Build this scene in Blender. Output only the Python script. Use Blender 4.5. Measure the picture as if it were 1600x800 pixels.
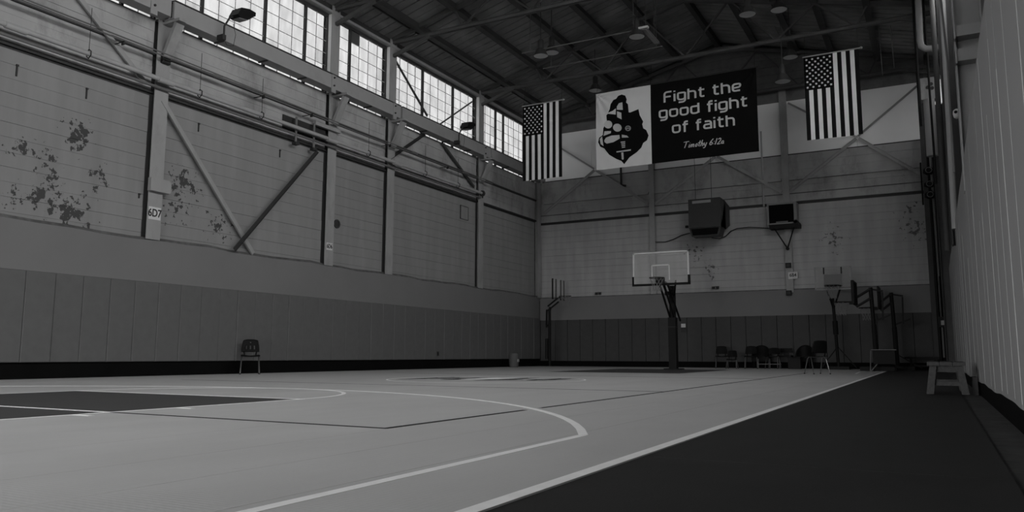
import bpy, bmesh, math, random
from mathutils import Vector, Matrix
random.seed(7)
S = bpy.context.scene
C = bpy.context.collection
for o in list(bpy.data.objects):
    bpy.data.objects.remove(o)

# ------------------------------------------------------------------ camera
PITCH, YAW, ROLL, FPX, EYE = math.radians(7.2), math.radians(28.3), math.radians(0.12), 1225.0, 0.45
cF = Vector((-math.sin(YAW)*math.cos(PITCH), math.cos(YAW)*math.cos(PITCH), math.sin(PITCH)))
r0 = Vector((math.cos(YAW), math.sin(YAW), 0)); u0 = r0.cross(cF)
cR = r0*math.cos(ROLL) + u0*math.sin(ROLL); cU = cR.cross(cF)
cam = bpy.data.cameras.new('camera'); camo = bpy.data.objects.new('camera', cam); C.objects.link(camo)
cam.sensor_width = 36.0; cam.lens = 36.0*FPX/1600.0; cam.clip_end = 200; cam.clip_start = 0.05
M = Matrix.Identity(4)
for i in range(3):
    M[i][0] = cR[i]; M[i][1] = cU[i]; M[i][2] = -cF[i]
M[2][3] = EYE
camo.matrix_world = M
S.camera = camo

# ------------------------------------------------------------------ sky, exposure
W = bpy.data.worlds.new('overcast_sky'); S.world = W; W.use_nodes = True
bgn = W.node_tree.nodes['Background']
bgn.inputs['Color'].default_value = (1, 1, 1, 1)
SKY = 17.0
bgn.inputs['Strength'].default_value = SKY
S.view_settings.view_transform = 'Standard'
S.view_settings.look = 'None'
S.view_settings.exposure = 0.0
S.view_settings.gamma = 1.0
S.view_settings.use_curve_mapping = False
S.cycles.max_bounces = 7
S.cycles.diffuse_bounces = 4
S.cycles.transparent_max_bounces = 16

def portal(name, loc, rot, sx, sy):
    l = bpy.data.lights.new(name, 'AREA'); l.shape = 'RECTANGLE'; l.size = sx; l.size_y = sy
    l.cycles.is_portal = True
    o = bpy.data.objects.new(name, l); C.objects.link(o); o.location = loc; o.rotation_euler = rot
    return o
XL, YB, XR, YF = -14.6, 29.5, 0.42, -10.0
XRW = 1.15                                  # concrete wall behind the padded lining on the right
EAVE, SLOPE = 10.3, 0.27
XM = (XL + XRW)/2
def roofz(x):
    return EAVE + SLOPE*((x - XL) if x < XM else (XRW - x))
# daylight reaches the hall through both clerestories and the open doors in the wall behind the photographer
portal('daylight_clerestory_left', (XL-0.12, 9.7, 8.85), (0, math.radians(-90), 0), 2.3, 39.2)
portal('daylight_clerestory_right', (XRW+0.12, 9.7, 8.85), (0, math.radians(90), 0), 2.3, 39.2)
DOORS = [(-13.2, -8.6), (-7.9, -3.3)]
DOOR_H = 3.6
for a, b in DOORS:
    portal('daylight_door', ((a+b)/2, YF-0.1, DOOR_H/2), (math.radians(90), 0, 0), b-a, DOOR_H)

# ------------------------------------------------------------------ helpers
def ray(u, v):
    return cF*FPX + cR*(u-800) + cU*(400-v)
def at(u, v, ax, val):
    d = ray(u, v); o = Vector((0, 0, EYE)); t = (val-o[ax])/d[ax]
    return o + d*t

class MB:
    """collects shapes for one mesh object"""
    def __init__(s): s.v = []; s.f = []; s.m = []
    def add(s, vs, fs, mi=0):
        n = len(s.v); s.v += [tuple(v) for v in vs]; s.f += [tuple(i+n for i in f) for f in fs]; s.m += [mi]*len(fs)
        return s
    def box(s, x0, x1, y0, y1, z0, z1, mi=0):
        vs = [(x, y, z) for x in (x0, x1) for y in (y0, y1) for z in (z0, z1)]
        fs = [(0,1,3,2), (4,6,7,5), (0,4,5,1), (2,3,7,6), (0,2,6,4), (1,5,7,3)]
        return s.add(vs, fs, mi)
    def cham(s, x0, x1, y0, y1, z0, z1, c, ax=0):
        """box with the four edges of its front face (max along axis ax) chamfered"""
        b = [[x0, x1], [y0, y1], [z0, z1]]
        i, j = [k for k in range(3) if k != ax]
        lo, hi = b[ax]
        vs = []
        for (w, ins) in ((lo, 0), (hi-(c if hi > lo else -c), 0), (hi, c)):
            for (p, q) in ((0, 0), (1, 0), (1, 1), (0, 1)):
                v = [0, 0, 0]; v[ax] = w
                v[i] = b[i][p] + (ins if p == 0 else -ins); v[j] = b[j][q] + (ins if q == 0 else -ins)
                vs.append(v)
        fs = [(0,1,2,3), (8,9,10,11)]
        for k in range(4):
            k2 = (k+1) % 4
            fs += [(k, k2, k2+4, k+4), (k+4, k2+4, k2+8, k+8)]
        return s.add(vs, fs)
    def bar(s, a, b, w, h=None, up=(0, 0, 1), mi=0):
        a = Vector(a); b = Vector(b); h = h or w
        d = (b-a).normalized(); up = Vector(up)
        if abs(d.dot(up)) > 0.98: up = Vector((1, 0, 0)) if abs(d.x) < .9 else Vector((0, 1, 0))
        sx = d.cross(up).normalized()*w/2; sy = sx.cross(d).normalized()*h/2
        vs = [p+i*sx+j*sy for p in (a, b) for i, j in ((-1,-1), (1,-1), (1,1), (-1,1))]
        return s.add(vs, [(0,1,2,3), (7,6,5,4), (0,4,5,1), (1,5,6,2), (2,6,7,3), (3,7,4,0)], mi)
    def tube(s, pts, r, n=8, closed=False, caps=True, mi=0):
        pts = [Vector(p) for p in pts]; N = len(pts); rr = r if isinstance(r, (list, tuple)) else [r]*N
        rings = []; prev = None
        for i, p in enumerate(pts):
            if closed: d = pts[(i+1) % N]-pts[i-1]
            else: d = pts[min(i+1, N-1)]-pts[max(i-1, 0)]
            d.normalize()
            if prev is None:
                ref = Vector((0, 0, 1)) if abs(d.z) < .9 else Vector((1, 0, 0))
                prev = d.cross(ref).normalized()
            a = (prev-d*prev.dot(d)).normalized(); prev = a; b = d.cross(a)
            rings.append([p+(a*math.cos(t)+b*math.sin(t))*rr[i] for t in [2*math.pi*k/n for k in range(n)]])
        vs = [v for rg in rings for v in rg]; fs = []
        for i in range(N if closed else N-1):
            j = (i+1) % N
            for k in range(n):
                fs.append((i*n+k, i*n+(k+1) % n, j*n+(k+1) % n, j*n+k))
        if caps and not closed:
            fs += [tuple(range(n-1, -1, -1)), tuple((N-1)*n+k for k in range(n))]
        return s.add(vs, fs, mi)
    def lathe(s, prof, n=16, c=(0, 0, 0), ax=2, mi=0):
        vs = []
        for (r, z) in prof:
            for k in range(n):
                t = 2*math.pi*k/n; p = [r*math.cos(t), r*math.sin(t), z]
                if ax == 0: p = [p[2], p[0], p[1]]
                elif ax == 1: p = [p[0], p[2], p[1]]
                vs.append([p[i]+c[i] for i in range(3)])
        fs = [(i*n+k, i*n+(k+1) % n, (i+1)*n+(k+1) % n, (i+1)*n+k) for i in range(len(prof)-1) for k in range(n)]
        fs += [tuple(range(n)), tuple((len(prof)-1)*n+k for k in range(n))]
        return s.add(vs, fs, mi)
    def prism(s, poly, p0, ex, ey, depth, mi=0):
        """polygon (2D) placed at p0 with axes ex, ey and extruded along depth"""
        p0 = Vector(p0); ex = Vector(ex); ey = Vector(ey); d = Vector(depth); n = len(poly)
        a = [p0+ex*x+ey*y for x, y in poly]
        vs = a+[p+d for p in a]
        fs = [tuple(range(n)), tuple(range(2*n-1, n-1, -1))]+[(i, (i+1) % n, n+(i+1) % n, n+i) for i in range(n)]
        return s.add(vs, fs, mi)
    def mesh(s, name, mats, smooth=False):
        me = bpy.data.meshes.new(name); me.from_pydata(s.v, [], s.f)
        for m in (mats if isinstance(mats, (list, tuple)) else [mats]): me.materials.append(m)
        if any(s.m):
            for p, i in zip(me.polygons, s.m): p.material_index = i
        bm = bmesh.new(); bm.from_mesh(me); bmesh.ops.recalc_face_normals(bm, faces=bm.faces); bm.to_mesh(me); bm.free()
        if smooth:
            for p in me.polygons: p.use_smooth = True
            me.set_sharp_from_angle(angle=math.radians(40))
        return me
    def build(s, name, mats, parent=None, loc=None, smooth=False):
        return link(name, s.mesh(name, mats, smooth), parent, loc)
def link(name, me, parent=None, loc=None, rot=None):
    o = bpy.data.objects.new(name, me); C.objects.link(o)
    if parent: o.parent = parent
    if loc is not None: o.location = loc
    if rot is not None: o.rotation_euler = rot
    return o
def tag(o, label, cat, group=None):
    o['label'] = label; o['category'] = cat
    if group: o['group'] = group
    return o
def thing(name, label, cat, loc=(0, 0, 0), rz=0.0, group=None):
    o = bpy.data.objects.new(name, None); C.objects.link(o); o.empty_display_size = .1
    o.location = loc; o.rotation_euler = (0, 0, rz)
    return tag(o, label, cat, group)
def struct(o):
    o['kind'] = 'structure'; return o
def copy_tree(root, loc, rz, label, group=None):
    r = root.copy(); C.objects.link(r); r.location = loc; r.rotation_euler = (0, 0, rz); r['label'] = label
    if group: r['group'] = group
    for ch in list(root.children):
        c = ch.copy(); C.objects.link(c); c.parent = r
        for g in list(ch.children):
            d = g.copy(); C.objects.link(d); d.parent = c
    return r

# ------------------------------------------------------------------ materials (grey: the photograph is black and white)
def nt(name):
    m = bpy.data.materials.new(name); m.use_nodes = True
    t = m.node_tree; return m, t, t.nodes, t.links, t.nodes['Principled BSDF']
def grey(g): return (g, g, g, 1)
def mat(name, g, rough=.7, var=.12, scale=3.0, stretch=(1, 1, 1), metal=0.0, bump=0.0, bscale=40.0, spec=.35, dirt=0.0, dscale=1.2):
    m, t, N, L, B = nt(name)
    geo = N.new('ShaderNodeNewGeometry'); mp = N.new('ShaderNodeMapping'); mp.inputs['Scale'].default_value = stretch
    L.new(geo.outputs['Position'], mp.inputs['Vector'])
    n1 = N.new('ShaderNodeTexNoise'); n1.inputs['Scale'].default_value = scale; n1.inputs['Detail'].default_value = 6
    L.new(mp.outputs['Vector'], n1.inputs['Vector'])
    mr = N.new('ShaderNodeMapRange'); mr.inputs['From Min'].default_value = .25; mr.inputs['From Max'].default_value = .75
    mr.inputs['To Min'].default_value = g*(1-var); mr.inputs['To Max'].default_value = g*(1+var)
    L.new(n1.outputs['Fac'], mr.inputs['Value'])
    out = mr.outputs['Result']
    if dirt > 0:
        n2 = N.new('ShaderNodeTexNoise'); n2.inputs['Scale'].default_value = dscale; n2.inputs['Detail'].default_value = 8; n2.inputs['Roughness'].default_value = .7
        L.new(mp.outputs['Vector'], n2.inputs['Vector'])
        r2 = N.new('ShaderNodeMapRange'); r2.inputs['From Min'].default_value = .5; r2.inputs['From Max'].default_value = .72
        r2.inputs['To Min'].default_value = 1; r2.inputs['To Max'].default_value = 1-dirt
        L.new(n2.outputs['Fac'], r2.inputs['Value'])
        mu = N.new('ShaderNodeMath'); mu.operation = 'MULTIPLY'; L.new(out, mu.inputs[0]); L.new(r2.outputs['Result'], mu.inputs[1]); out = mu.outputs[0]
    L.new(out, B.inputs['Base Color'])
    B.inputs['Roughness'].default_value = rough; B.inputs['Metallic'].default_value = metal
    B.inputs['Specular IOR Level'].default_value = spec
    if bump > 0:
        nb = N.new('ShaderNodeTexNoise'); nb.inputs['Scale'].default_value = bscale; nb.inputs['Detail'].default_value = 4
        L.new(geo.outputs['Position'], nb.inputs['Vector'])
        bp = N.new('ShaderNodeBump'); bp.inputs['Strength'].default_value = bump; bp.inputs['Distance'].default_value = .02
        L.new(nb.outputs['Fac'], bp.inputs['Height']); L.new(bp.outputs['Normal'], B.inputs['Normal'])
    return m
def peeling(name, g, gdark, clusters, base=.27, streak=.10):
    """painted concrete: grey paint with dark chips where it has flaked off round the given places, faint runs down the wall"""
    m, t, N, L, B = nt(name)
    geo = N.new('ShaderNodeNewGeometry'); P = geo.outputs['Position']
    def math_(op, a, b, clamp=False):
        k = N.new('ShaderNodeMath'); k.operation = op; k.use_clamp = clamp
        for i, x in enumerate((a, b)):
            if isinstance(x, (int, float)): k.inputs[i].default_value = x
            elif x is not None: L.new(x, k.inputs[i])
        return k.outputs[0]
    field = None
    for (c, r) in clusters:
        d = N.new('ShaderNodeVectorMath'); d.operation = 'DISTANCE'; L.new(P, d.inputs[0]); d.inputs[1].default_value = c
        f = math_('SUBTRACT', 1.0, math_('DIVIDE', d.outputs['Value'], r), True)
        field = f if field is None else math_('MAXIMUM', field, f)
    nz = N.new('ShaderNodeTexNoise'); nz.inputs['Scale'].default_value = 7.5; nz.inputs['Detail'].default_value = 7; nz.inputs['Roughness'].default_value = .62
    L.new(P, nz.inputs['Vector'])
    thr = math_('SUBTRACT', .74, math_('MULTIPLY', field, base)) if field is not None else .8
    mask = math_('GREATER_THAN', nz.outputs['Fac'], thr)
    mp = N.new('ShaderNodeMapping'); mp.inputs['Scale'].default_value = (1.6, 1.6, .22); L.new(P, mp.inputs['Vector'])
    ns = N.new('ShaderNodeTexNoise'); ns.inputs['Scale'].default_value = 2.2; ns.inputs['Detail'].default_value = 6
    L.new(mp.outputs['Vector'], ns.inputs['Vector'])
    mr = N.new('ShaderNodeMapRange'); mr.inputs['From Min'].default_value = .3; mr.inputs['From Max'].default_value = .7
    mr.inputs['To Min'].default_value = g*(1-streak); mr.inputs['To Max'].default_value = g*(1+streak*.6)
    L.new(ns.outputs['Fac'], mr.inputs['Value'])
    mx = N.new('ShaderNodeMix'); mx.data_type = 'FLOAT'; L.new(mask, mx.inputs['Factor'])
    L.new(mr.outputs['Result'], mx.inputs[2]); mx.inputs[3].default_value = gdark
    L.new(mx.outputs[0], B.inputs['Base Color']); B.inputs['Roughness'].default_value = .75; B.inputs['Specular IOR Level'].default_value = .25
    bp = N.new('ShaderNodeBump'); bp.inputs['Strength'].default_value = .5; bp.inputs['Distance'].default_value = .01; bp.invert = True
    L.new(mask, bp.inputs['Height']); L.new(bp.outputs['Normal'], B.inputs['Normal'])
    return m
def pane_mat(name, t_, haze):
    """dirty wire glass: dims and slightly scatters the daylight"""
    m, t, N, L, B = nt(name); N.remove(B)
    out = N['Material Output']
    tr = N.new('ShaderNodeBsdfTransparent')
    geo = N.new('ShaderNodeNewGeometry'); mp = N.new('ShaderNodeMapping'); mp.inputs['Scale'].default_value = (1, 3, .8); L.new(geo.outputs['Position'], mp.inputs['Vector'])
    nz = N.new('ShaderNodeTexNoise'); nz.inputs['Scale'].default_value = 1.7; nz.inputs['Detail'].default_value = 5; L.new(mp.outputs['Vector'], nz.inputs['Vector'])
    mr = N.new('ShaderNodeMapRange'); mr.inputs['From Min'].default_value = .3; mr.inputs['From Max'].default_value = .7
    mr.inputs['To Min'].default_value = t_*.88; mr.inputs['To Max'].default_value = t_*1.06
    L.new(nz.outputs['Fac'], mr.inputs['Value']); L.new(mr.outputs['Result'], tr.inputs['Color'])
    df = N.new('ShaderNodeBsdfDiffuse'); df.inputs['Color'].default_value = grey(.5)
    mx = N.new('ShaderNodeMixShader'); mx.inputs[0].default_value = haze
    L.new(tr.outputs[0], mx.inputs[1]); L.new(df.outputs[0], mx.inputs[2]); L.new(mx.outputs[0], out.inputs['Surface'])
    return m

cl_left = [((XL, *at(u, v, 0, XL)[1:]), r) for u, v, r in
           [(110, 335, .95), (70, 305, .75), (75, 255, .7), (120, 215, .7), (155, 280, .5), (85, 320, .8), (290, 290, .8), (340, 355, .7), (20, 305, .5), (30, 230, .4), (275, 330, .6)]]
m_wall = peeling('painted_concrete', .235, .055, cl_left)
cl_back = [((at(u, v, 1, YB)[0], YB, at(u, v, 1, YB)[2]), r) for u, v, r in [(1085, 395, .9), (1430, 355, 1.2), (1300, 375, 1.0), (1110, 420, .8), (1180, 310, .8), (1420, 330, .8)]]
m_wallb = peeling('painted_concrete_back', .36, .12, cl_back, base=.21, streak=.14)
m_spandrel = mat('stained_concrete', .34, .8, .15, 1.6, (1, 1, .5), dirt=.45, dscale=1.3)
m_dimwall = mat('dim_block_wall', .20, .8, .1, 2, dirt=.3)
m_core = mat('shade_dark_concrete', .045, .9)  # near-black so column recess shade and dark joints are in its colour
m_gable = mat('white_sheeting', .86, .7, .06, .8)
m_gabledark = mat('weathered_boards', .15, .8, .2, 2, dirt=.4)
m_foam = mat('painted_plywood', .165, .75, .05, 1.2)
m_pad = mat('vinyl_pad', .112, .6, .07, 6, bump=.05, bscale=60, spec=.2)
m_padb = mat('shaded_vinyl_pad', .060, .65, .07, 6, spec=.15)  # back wall copy of the pad vinyl, weaker light put in the colour
m_foamb = mat('back_plywood', .17, .75, .05, 1.2, spec=.2)
m_black = mat('black_rubber', .005, .9, .15, spec=.05)
m_ledge = mat('dusty_ledge', .10, .9, .4, 6, bump=.4)
m_lining = mat('pale_vinyl_lining', .27, .6, .05, 1.5, (1, 1, .2), spec=.3)
m_seam = mat('pale_seam_tape', .40, .45, .1)
m_steel = mat('painted_steel', .29, .55, .1, 2.5, (1, 1, .5), dirt=.25, dscale=2)
m_girder = mat('grey_girder_paint', .28, .6, .08, 1.2, dirt=.2)
m_steeldk = mat('dark_steel', .025, .6, .2)
m_truss = mat('sooty_shaded_steel', .05, .7, .2)
m_trussw = mat('sooty_lit_truss_steel', .085, .7, .2)  # lighter copy of the steel above, left window light put in its colour
m_jamb = mat('window_lit_jamb', .85, .5, .05)  # whiter than the other jambs, window light on this face is painted in
m_binb = mat('grey_bin_plastic', .085, .6)
m_deck = mat('sooty_roof_deck', .215, .8, .25, 1.2, dirt=.4, dscale=.7)
m_purlin = mat('sooty_purlin', .05, .8, .2)
m_pipe = mat('grey_pipe_paint', .33, .5, .1, 3)
m_cond = mat('conduit', .13, .5, .1)
m_sash = mat('window_sash', .035, .6)
m_munt = mat('window_muntin', .55, .6)  # bars coloured pale to stand for the window bloom around them
m_whitep = mat('white_paint', .60, .5, .08)
m_glass = [pane_mat('dirty_pane', .214, .02), pane_mat('clean_pane', .222, .02), pane_mat('smoky_pane', .185, .03), pane_mat('frosted_pane', .207, .02)]
m_glassR = pane_mat('clerestory_glass', .80, .02)
m_glassG = pane_mat('grimy_glass', .26, .04)
m_boarded = mat('boarded_pane', .08, .8)
m_blk = mat('black_plastic', .008, .55, .1, spec=.15)
m_blk2 = mat('black_powder_coat', .008, .55, .1, spec=.15)
m_chrome = mat('worn_chrome', .30, .32, .05, metal=.9)
m_plast = mat('charcoal_plastic', .007, .55, .1, spec=.1)
m_wood = mat('weathered_wood', .048, .75, .3, 4, (8, 1, 8), bump=.15)
m_white = mat('white_cloth', .62, .8, .04)
m_dark = mat('black_cloth', .006, .9, .1, spec=.05)
m_red = mat('dark_stripe_cloth', .012, .9, .1, spec=.05)
m_wst = mat('light_stripe_cloth', .80, .8, .05)
m_letter = mat('printed_grey', .50, .8, .03)
m_sign = mat('sign_white', .55, .5, .04)
m_ink = mat('sign_ink', .02, .6)
m_line = mat('white_line_paint', .88, .55, .06, 8)
m_linek = mat('black_line_paint', .03, .8, .2, 8, spec=.05)
m_logo = mat('dark_logo_paint', .03, .9, .2, 8, spec=0)
m_hunit = mat('heater_enamel', .025, .5, .1)
m_hunit2 = mat('pale_enamel', .20, .5, .1)
m_cable = mat('black_cable', .015, .5)
m_lamp = mat('lamp_lens', .55, .3, .05)
m_lampb = mat('lamp_housing', .04, .5)
m_net = mat('net_cord', .20, .9)

def court_mat(name, g, rough):
    m, t, N, L, B = nt(name)
    geo = N.new('ShaderNodeNewGeometry'); P = geo.outputs['Position']
    n1 = N.new('ShaderNodeTexNoise'); n1.inputs['Scale'].default_value = 1.3; n1.inputs['Detail'].default_value = 8; n1.inputs['Roughness'].default_value = .6
    mp = N.new('ShaderNodeMapping'); mp.inputs['Scale'].default_value = (1.0, .45, 1); L.new(P, mp.inputs['Vector']); L.new(mp.outputs['Vector'], n1.inputs['Vector'])
    mr = N.new('ShaderNodeMapRange'); mr.inputs['From Min'].default_value = .3; mr.inputs['From Max'].default_value = .7
    mr.inputs['To Min'].default_value = g*.93; mr.inputs['To Max'].default_value = g*1.06; L.new(n1.outputs['Fac'], mr.inputs['Value'])
    n2 = N.new('ShaderNodeTexNoise'); n2.inputs['Scale'].default_value = 7; n2.inputs['Detail'].default_value = 6; n2.inputs['Roughness'].default_value = .75
    L.new(mp.outputs['Vector'], n2.inputs['Vector'])
    r2 = N.new('ShaderNodeMapRange'); r2.inputs['From Min'].default_value = .66; r2.inputs['From Max'].default_value = .8; r2.inputs['To Min'].default_value = 1; r2.inputs['To Max'].default_value = .72
    L.new(n2.outputs['Fac'], r2.inputs['Value'])
    mu = N.new('ShaderNodeMath'); mu.operation = 'MULTIPLY'; L.new(mr.outputs[0], mu.inputs[0]); L.new(r2.outputs[0], mu.inputs[1])
    L.new(mu.outputs[0], B.inputs['Base Color'])
    B.inputs['Roughness'].default_value = rough; B.inputs['Specular IOR Level'].default_value = .25
    # fine open grid of the snap-together tile as relief
    wv = []
    for ax in ('X', 'Y'):
        w = N.new('ShaderNodeTexWave'); w.wave_type = 'BANDS'; w.bands_direction = ax; w.inputs['Scale'].default_value = 12; L.new(P, w.inputs['Vector']); wv.append(w)
    ad = N.new('ShaderNodeMath'); ad.operation = 'ADD'; L.new(wv[0].outputs['Fac'], ad.inputs[0]); L.new(wv[1].outputs['Fac'], ad.inputs[1])
    bp = N.new('ShaderNodeBump'); bp.inputs['Strength'].default_value = .12; bp.inputs['Distance'].default_value = .003
    L.new(ad.outputs[0], bp.inputs['Height']); L.new(bp.outputs['Normal'], B.inputs['Normal'])
    return m
m_court = court_mat('court_tile', .455, .6)
m_key = court_mat('court_tile_dark', .055, .6)
m_mat = mat('black_floor_mat', .0145, .7, .25, 2.5, dirt=.0, bump=.1, bscale=120)
m_conc = mat('grimy_concrete', .06, .85, .35, 5, dirt=.4, dscale=8)

# ------------------------------------------------------------------ floor
floor = struct(MB().box(XL-.3, XRW+.3, YF-.3, YB+.3, -.25, -.016).build('floor', m_conc))
# court surface laid in strips along the hall with hairline joints
def sideline_x(y): return -1.195 - .0056*(y-2.2)          # the outer edge drifts slightly to the left
KX0, KX1 = -9.42, -5.72
edges = [XL+.06, -13.0, -11.2, KX0, -7.57, KX1, -4.55, -3.78, -2.98, -2.42, -1.86]
for a, b in zip(edges, edges[1:]):
    segs = [(YF+.1, YB-.05, m_court)]
    if a >= KX0-.01 and b <= KX1+.01:
        segs = [(YF+.1, .30, m_court), (.30, 6.12, m_key), (6.12, 19.45, m_court), (19.45, 25.15, m_key), (25.15, YB-.05, m_court)]
    for y0, y1, m in segs:
        MB().box(a+.0015, b-.0015, y0, y1, -.015, 0).build('court_panel', m, floor)
ys = [YF+.1, -4, 0, 2.2, 6, 11, 16, 21, 25.6]
mb = MB()
for y0, y1 in zip(ys, ys[1:]):
    a, b = sideline_x(y0), sideline_x(y1)
    mb.add([(-1.8585, y0, 0), (a, y0, 0), (b, y1, 0), (-1.8585, y1, 0), (-1.8585, y0, -.015), (a, y0, -.015), (b, y1, -.015), (-1.8585, y1, -.015)],
           [(0,1,2,3), (1,5,6,2), (4,7,6,5), (0,3,7,4)])
mb.box(-1.8585, -1.36, 25.6, YB-.05, -.015, 0)
mb.build('court_panel', m_court, floor)
# black rubber mats between the sideline and the lining: each section a part
my = [YF+.1, -4.5, -.6, 3.5, 7.7, 11.9, 16.1, 20.3, 24.5, YB-.05]
for y0, y1 in zip(my, my[1:]):
    a, b = sideline_x(y0)+.002, sideline_x(y1)+.002
    t = -.005
    MB().add([(a, y0+.002, t), (.225, y0+.002, t), (.225, y1-.002, t), (b, y1-.002, t), (a, y0+.002, -.0155), (.225, y0+.002, -.0155), (.225, y1-.002, -.0155), (b, y1-.002, -.0155)],
             [(0,1,2,3), (0,4,5,1), (1,5,6,2), (2,6,7,3), (3,7,4,0)]).build('rubber_mat', m_mat, floor)
# painted lines, each a thin raised strip on the tile
LZ = .0012
def poly_strip(pts, w, name, m, z=LZ, off=0):
    pts = [Vector((p[0], p[1], 0)) for p in pts]; L_, R_ = [], []
    for i, p in enumerate(pts):
        d = (pts[min(i+1, len(pts)-1)]-pts[max(i-1, 0)]).normalized(); n = Vector((-d.y, d.x, 0))
        L_.append(p+n*(w/2+off)); R_.append(p-n*(w/2-off))
    vs = [(p.x, p.y, z) for p in L_+R_]+[(p.x, p.y, .0001) for p in L_+R_]; n = len(pts); fs = []
    for i in range(n-1):
        fs += [(i, i+1, n+i+1, n+i), (i, 2*n+i, 2*n+i+1, i+1), (n+i, n+i+1, 3*n+i+1, 3*n+i)]
    return MB().add(vs, fs).build(name, m, floor)
poly_strip([(sideline_x(y)-.03, y) for y in ys], .06, 'court_line', m_line)
HC, HR = (-7.57, 1.6), 5.80
poly_strip([(-1.765, YF+.2), (-1.765, 0.0), (-1.795, 4.2)], .052, 'court_line', m_line)
arc = []
a0 = math.atan2(4.2-HC[1], -1.795-HC[0])
for k in range(41):
    t = a0+(math.pi-2*a0)*k/40; R_ = 6.33
    arc.append((HC[0]+R_*math.cos(t), HC[1]+R_*math.sin(t)))
poly_strip(arc, .055, 'court_line', m_line, LZ+.0002)
def arcpts(c, r, d0, d1, n=32): return [(c[0]+r*math.cos(math.radians(d0+(d1-d0)*k/n)), c[1]+r*math.sin(math.radians(d0+(d1-d0)*k/n))) for k in range(n+1)]
poly_strip(arcpts((-7.57, 6.12), 1.83, 0, 180), .05, 'court_line', m_line)
poly_strip(arcpts((-7.4, 12.75), 1.83, 0, 360, 48), .035, 'court_line', m_line)
poly_strip([(KX1, .3), (KX1, 6.14)], .05, 'court_line', m_line)
poly_strip([(KX0, .3), (KX0, 6.14)], .05, 'court_line', m_line)
poly_strip([(KX0, 6.12), (KX1, 6.12)], .05, 'court_line', m_line, LZ+.0003)
for y in (3.7, 4.6):
    poly_strip([(KX1+.03, y), (KX1+.22, y)], .05, 'court_line', m_line, LZ+.0003)
poly_strip([(-1.83, 21.6), (-1.95, 24.4)], .05, 'court_line', m_line)
poly_strip([(KX0+.03, 4.0), (KX1-.03, 4.0)], .05, 'court_line', m_line, LZ+.0002)          # volleyball end line, white across the dark key
poly_strip([(KX1+.03, 4.0), (-3.0, 3.97)], .045, 'court_line', m_linek)
poly_strip([(-3.02, 3.95), (-3.02, 5.84)], .045, 'court_line', m_linek, LZ+.0003)
poly_strip([(-3.02, 6.12), (-3.02, 21.95)], .045, 'court_line', m_linek)
poly_strip([(-12.0, 9.75), (-3.04, 9.62)], .04, 'court_line', m_linek)
poly_strip([(-12.0, 16.1), (-3.04, 15.9)], .04, 'court_line', m_linek)
# centre mark inside the circle: dark worn lettering blocks with a pale bar
def logo(x0, x1, y0, y1, m):
    return MB().box(x0, x1, y0, y1, .0002, LZ).build('court_mark', m, floor)
for (u0, u1, v, dv, m) in [(651, 672, 591.5, 1.3, m_logo), (674, 690, 590.8, 1.6, m_logo), (693, 712, 591.2, 1.0, m_logo), (720, 735, 591.3, 1.3, m_logo), (742, 788, 591.6, 1.3, m_line), (700, 716, 593.0, .6, m_logo),
                           (741, 806, 594.2, .5, m_logo), (800, 822, 591.8, 1.1, m_logo), (826, 836, 593.6, .6, m_logo), (840, 846, 594, .6, m_logo), (850, 866, 592.8, 1.4, m_logo), (869, 882, 592.9, 1.3, m_logo)]:
    a = at(u0, v, 2, 0); b = at(u1, v, 2, 0); dy = dv*.5
    MB().prism([(0, -dy), (.12, -dy*1.2), (1-.1, -dy*.8), (1, 0), (.92, dy), (.4, dy*.7), (.06, dy)], (a.x, (a.y+b.y)/2+(.25 if m is m_logo else 0)*0, .0002), (b.x-a.x, b.y-a.y, 0), (0, 1, 0), (0, 0, .001)).build('court_mark', m, floor)

# ------------------------------------------------------------------ left wall
COLY = [-5.5, -.05, 5.4, 10.85, 16.33, 19.02, 24.47, 29.3]
SILL, HEAD = 7.715, 9.93
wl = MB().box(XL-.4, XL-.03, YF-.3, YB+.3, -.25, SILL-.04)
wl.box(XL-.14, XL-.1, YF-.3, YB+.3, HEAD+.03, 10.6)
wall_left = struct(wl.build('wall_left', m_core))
PT, FT, BT = 1.96, 2.86, .30
def course_rows(z0, z1, p):
    n = max(1, round((z1-z0)/p)); return [(z0+(z1-z0)*i/n, z0+(z1-z0)*(i+1)/n) for i in range(n)]
bays = [(a+.17, b-.17) for a, b in zip(COLY[2:], COLY[3:])]
meshes = {}
for (a, b) in bays:
    for (z0, z1) in course_rows(2.72, 5.98, .2717):
        off = random.uniform(-.006, .006)
        MB().cham(XL-.035, XL+off, a-.02, b-.025, z0+.0012, z1-.0012, .004, 0).build('concrete_course', m_wall, wall_left)
    for (z0, z1) in course_rows(6.10, SILL-.05, .274):
        off = random.uniform(-.006, .006)
        MB().cham(XL-.035, XL+.03+off, a-.02, b-.025, z0+.0012, z1-.0012, .004, 0).build('concrete_course', m_spandrel, wall_left)
    MB().box(XL-.03, XL+.03, a-.1, b+.1, 6.03, 6.09).build('ledge_shade_strip', m_steeldk, wall_left)  # dark strip painted in for the shadow under the spandrel
    MB().box(XL, XL+.075, a, b, 6.88, 6.95).build('ledge_shade_strip', m_steeldk, wall_left)
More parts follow.
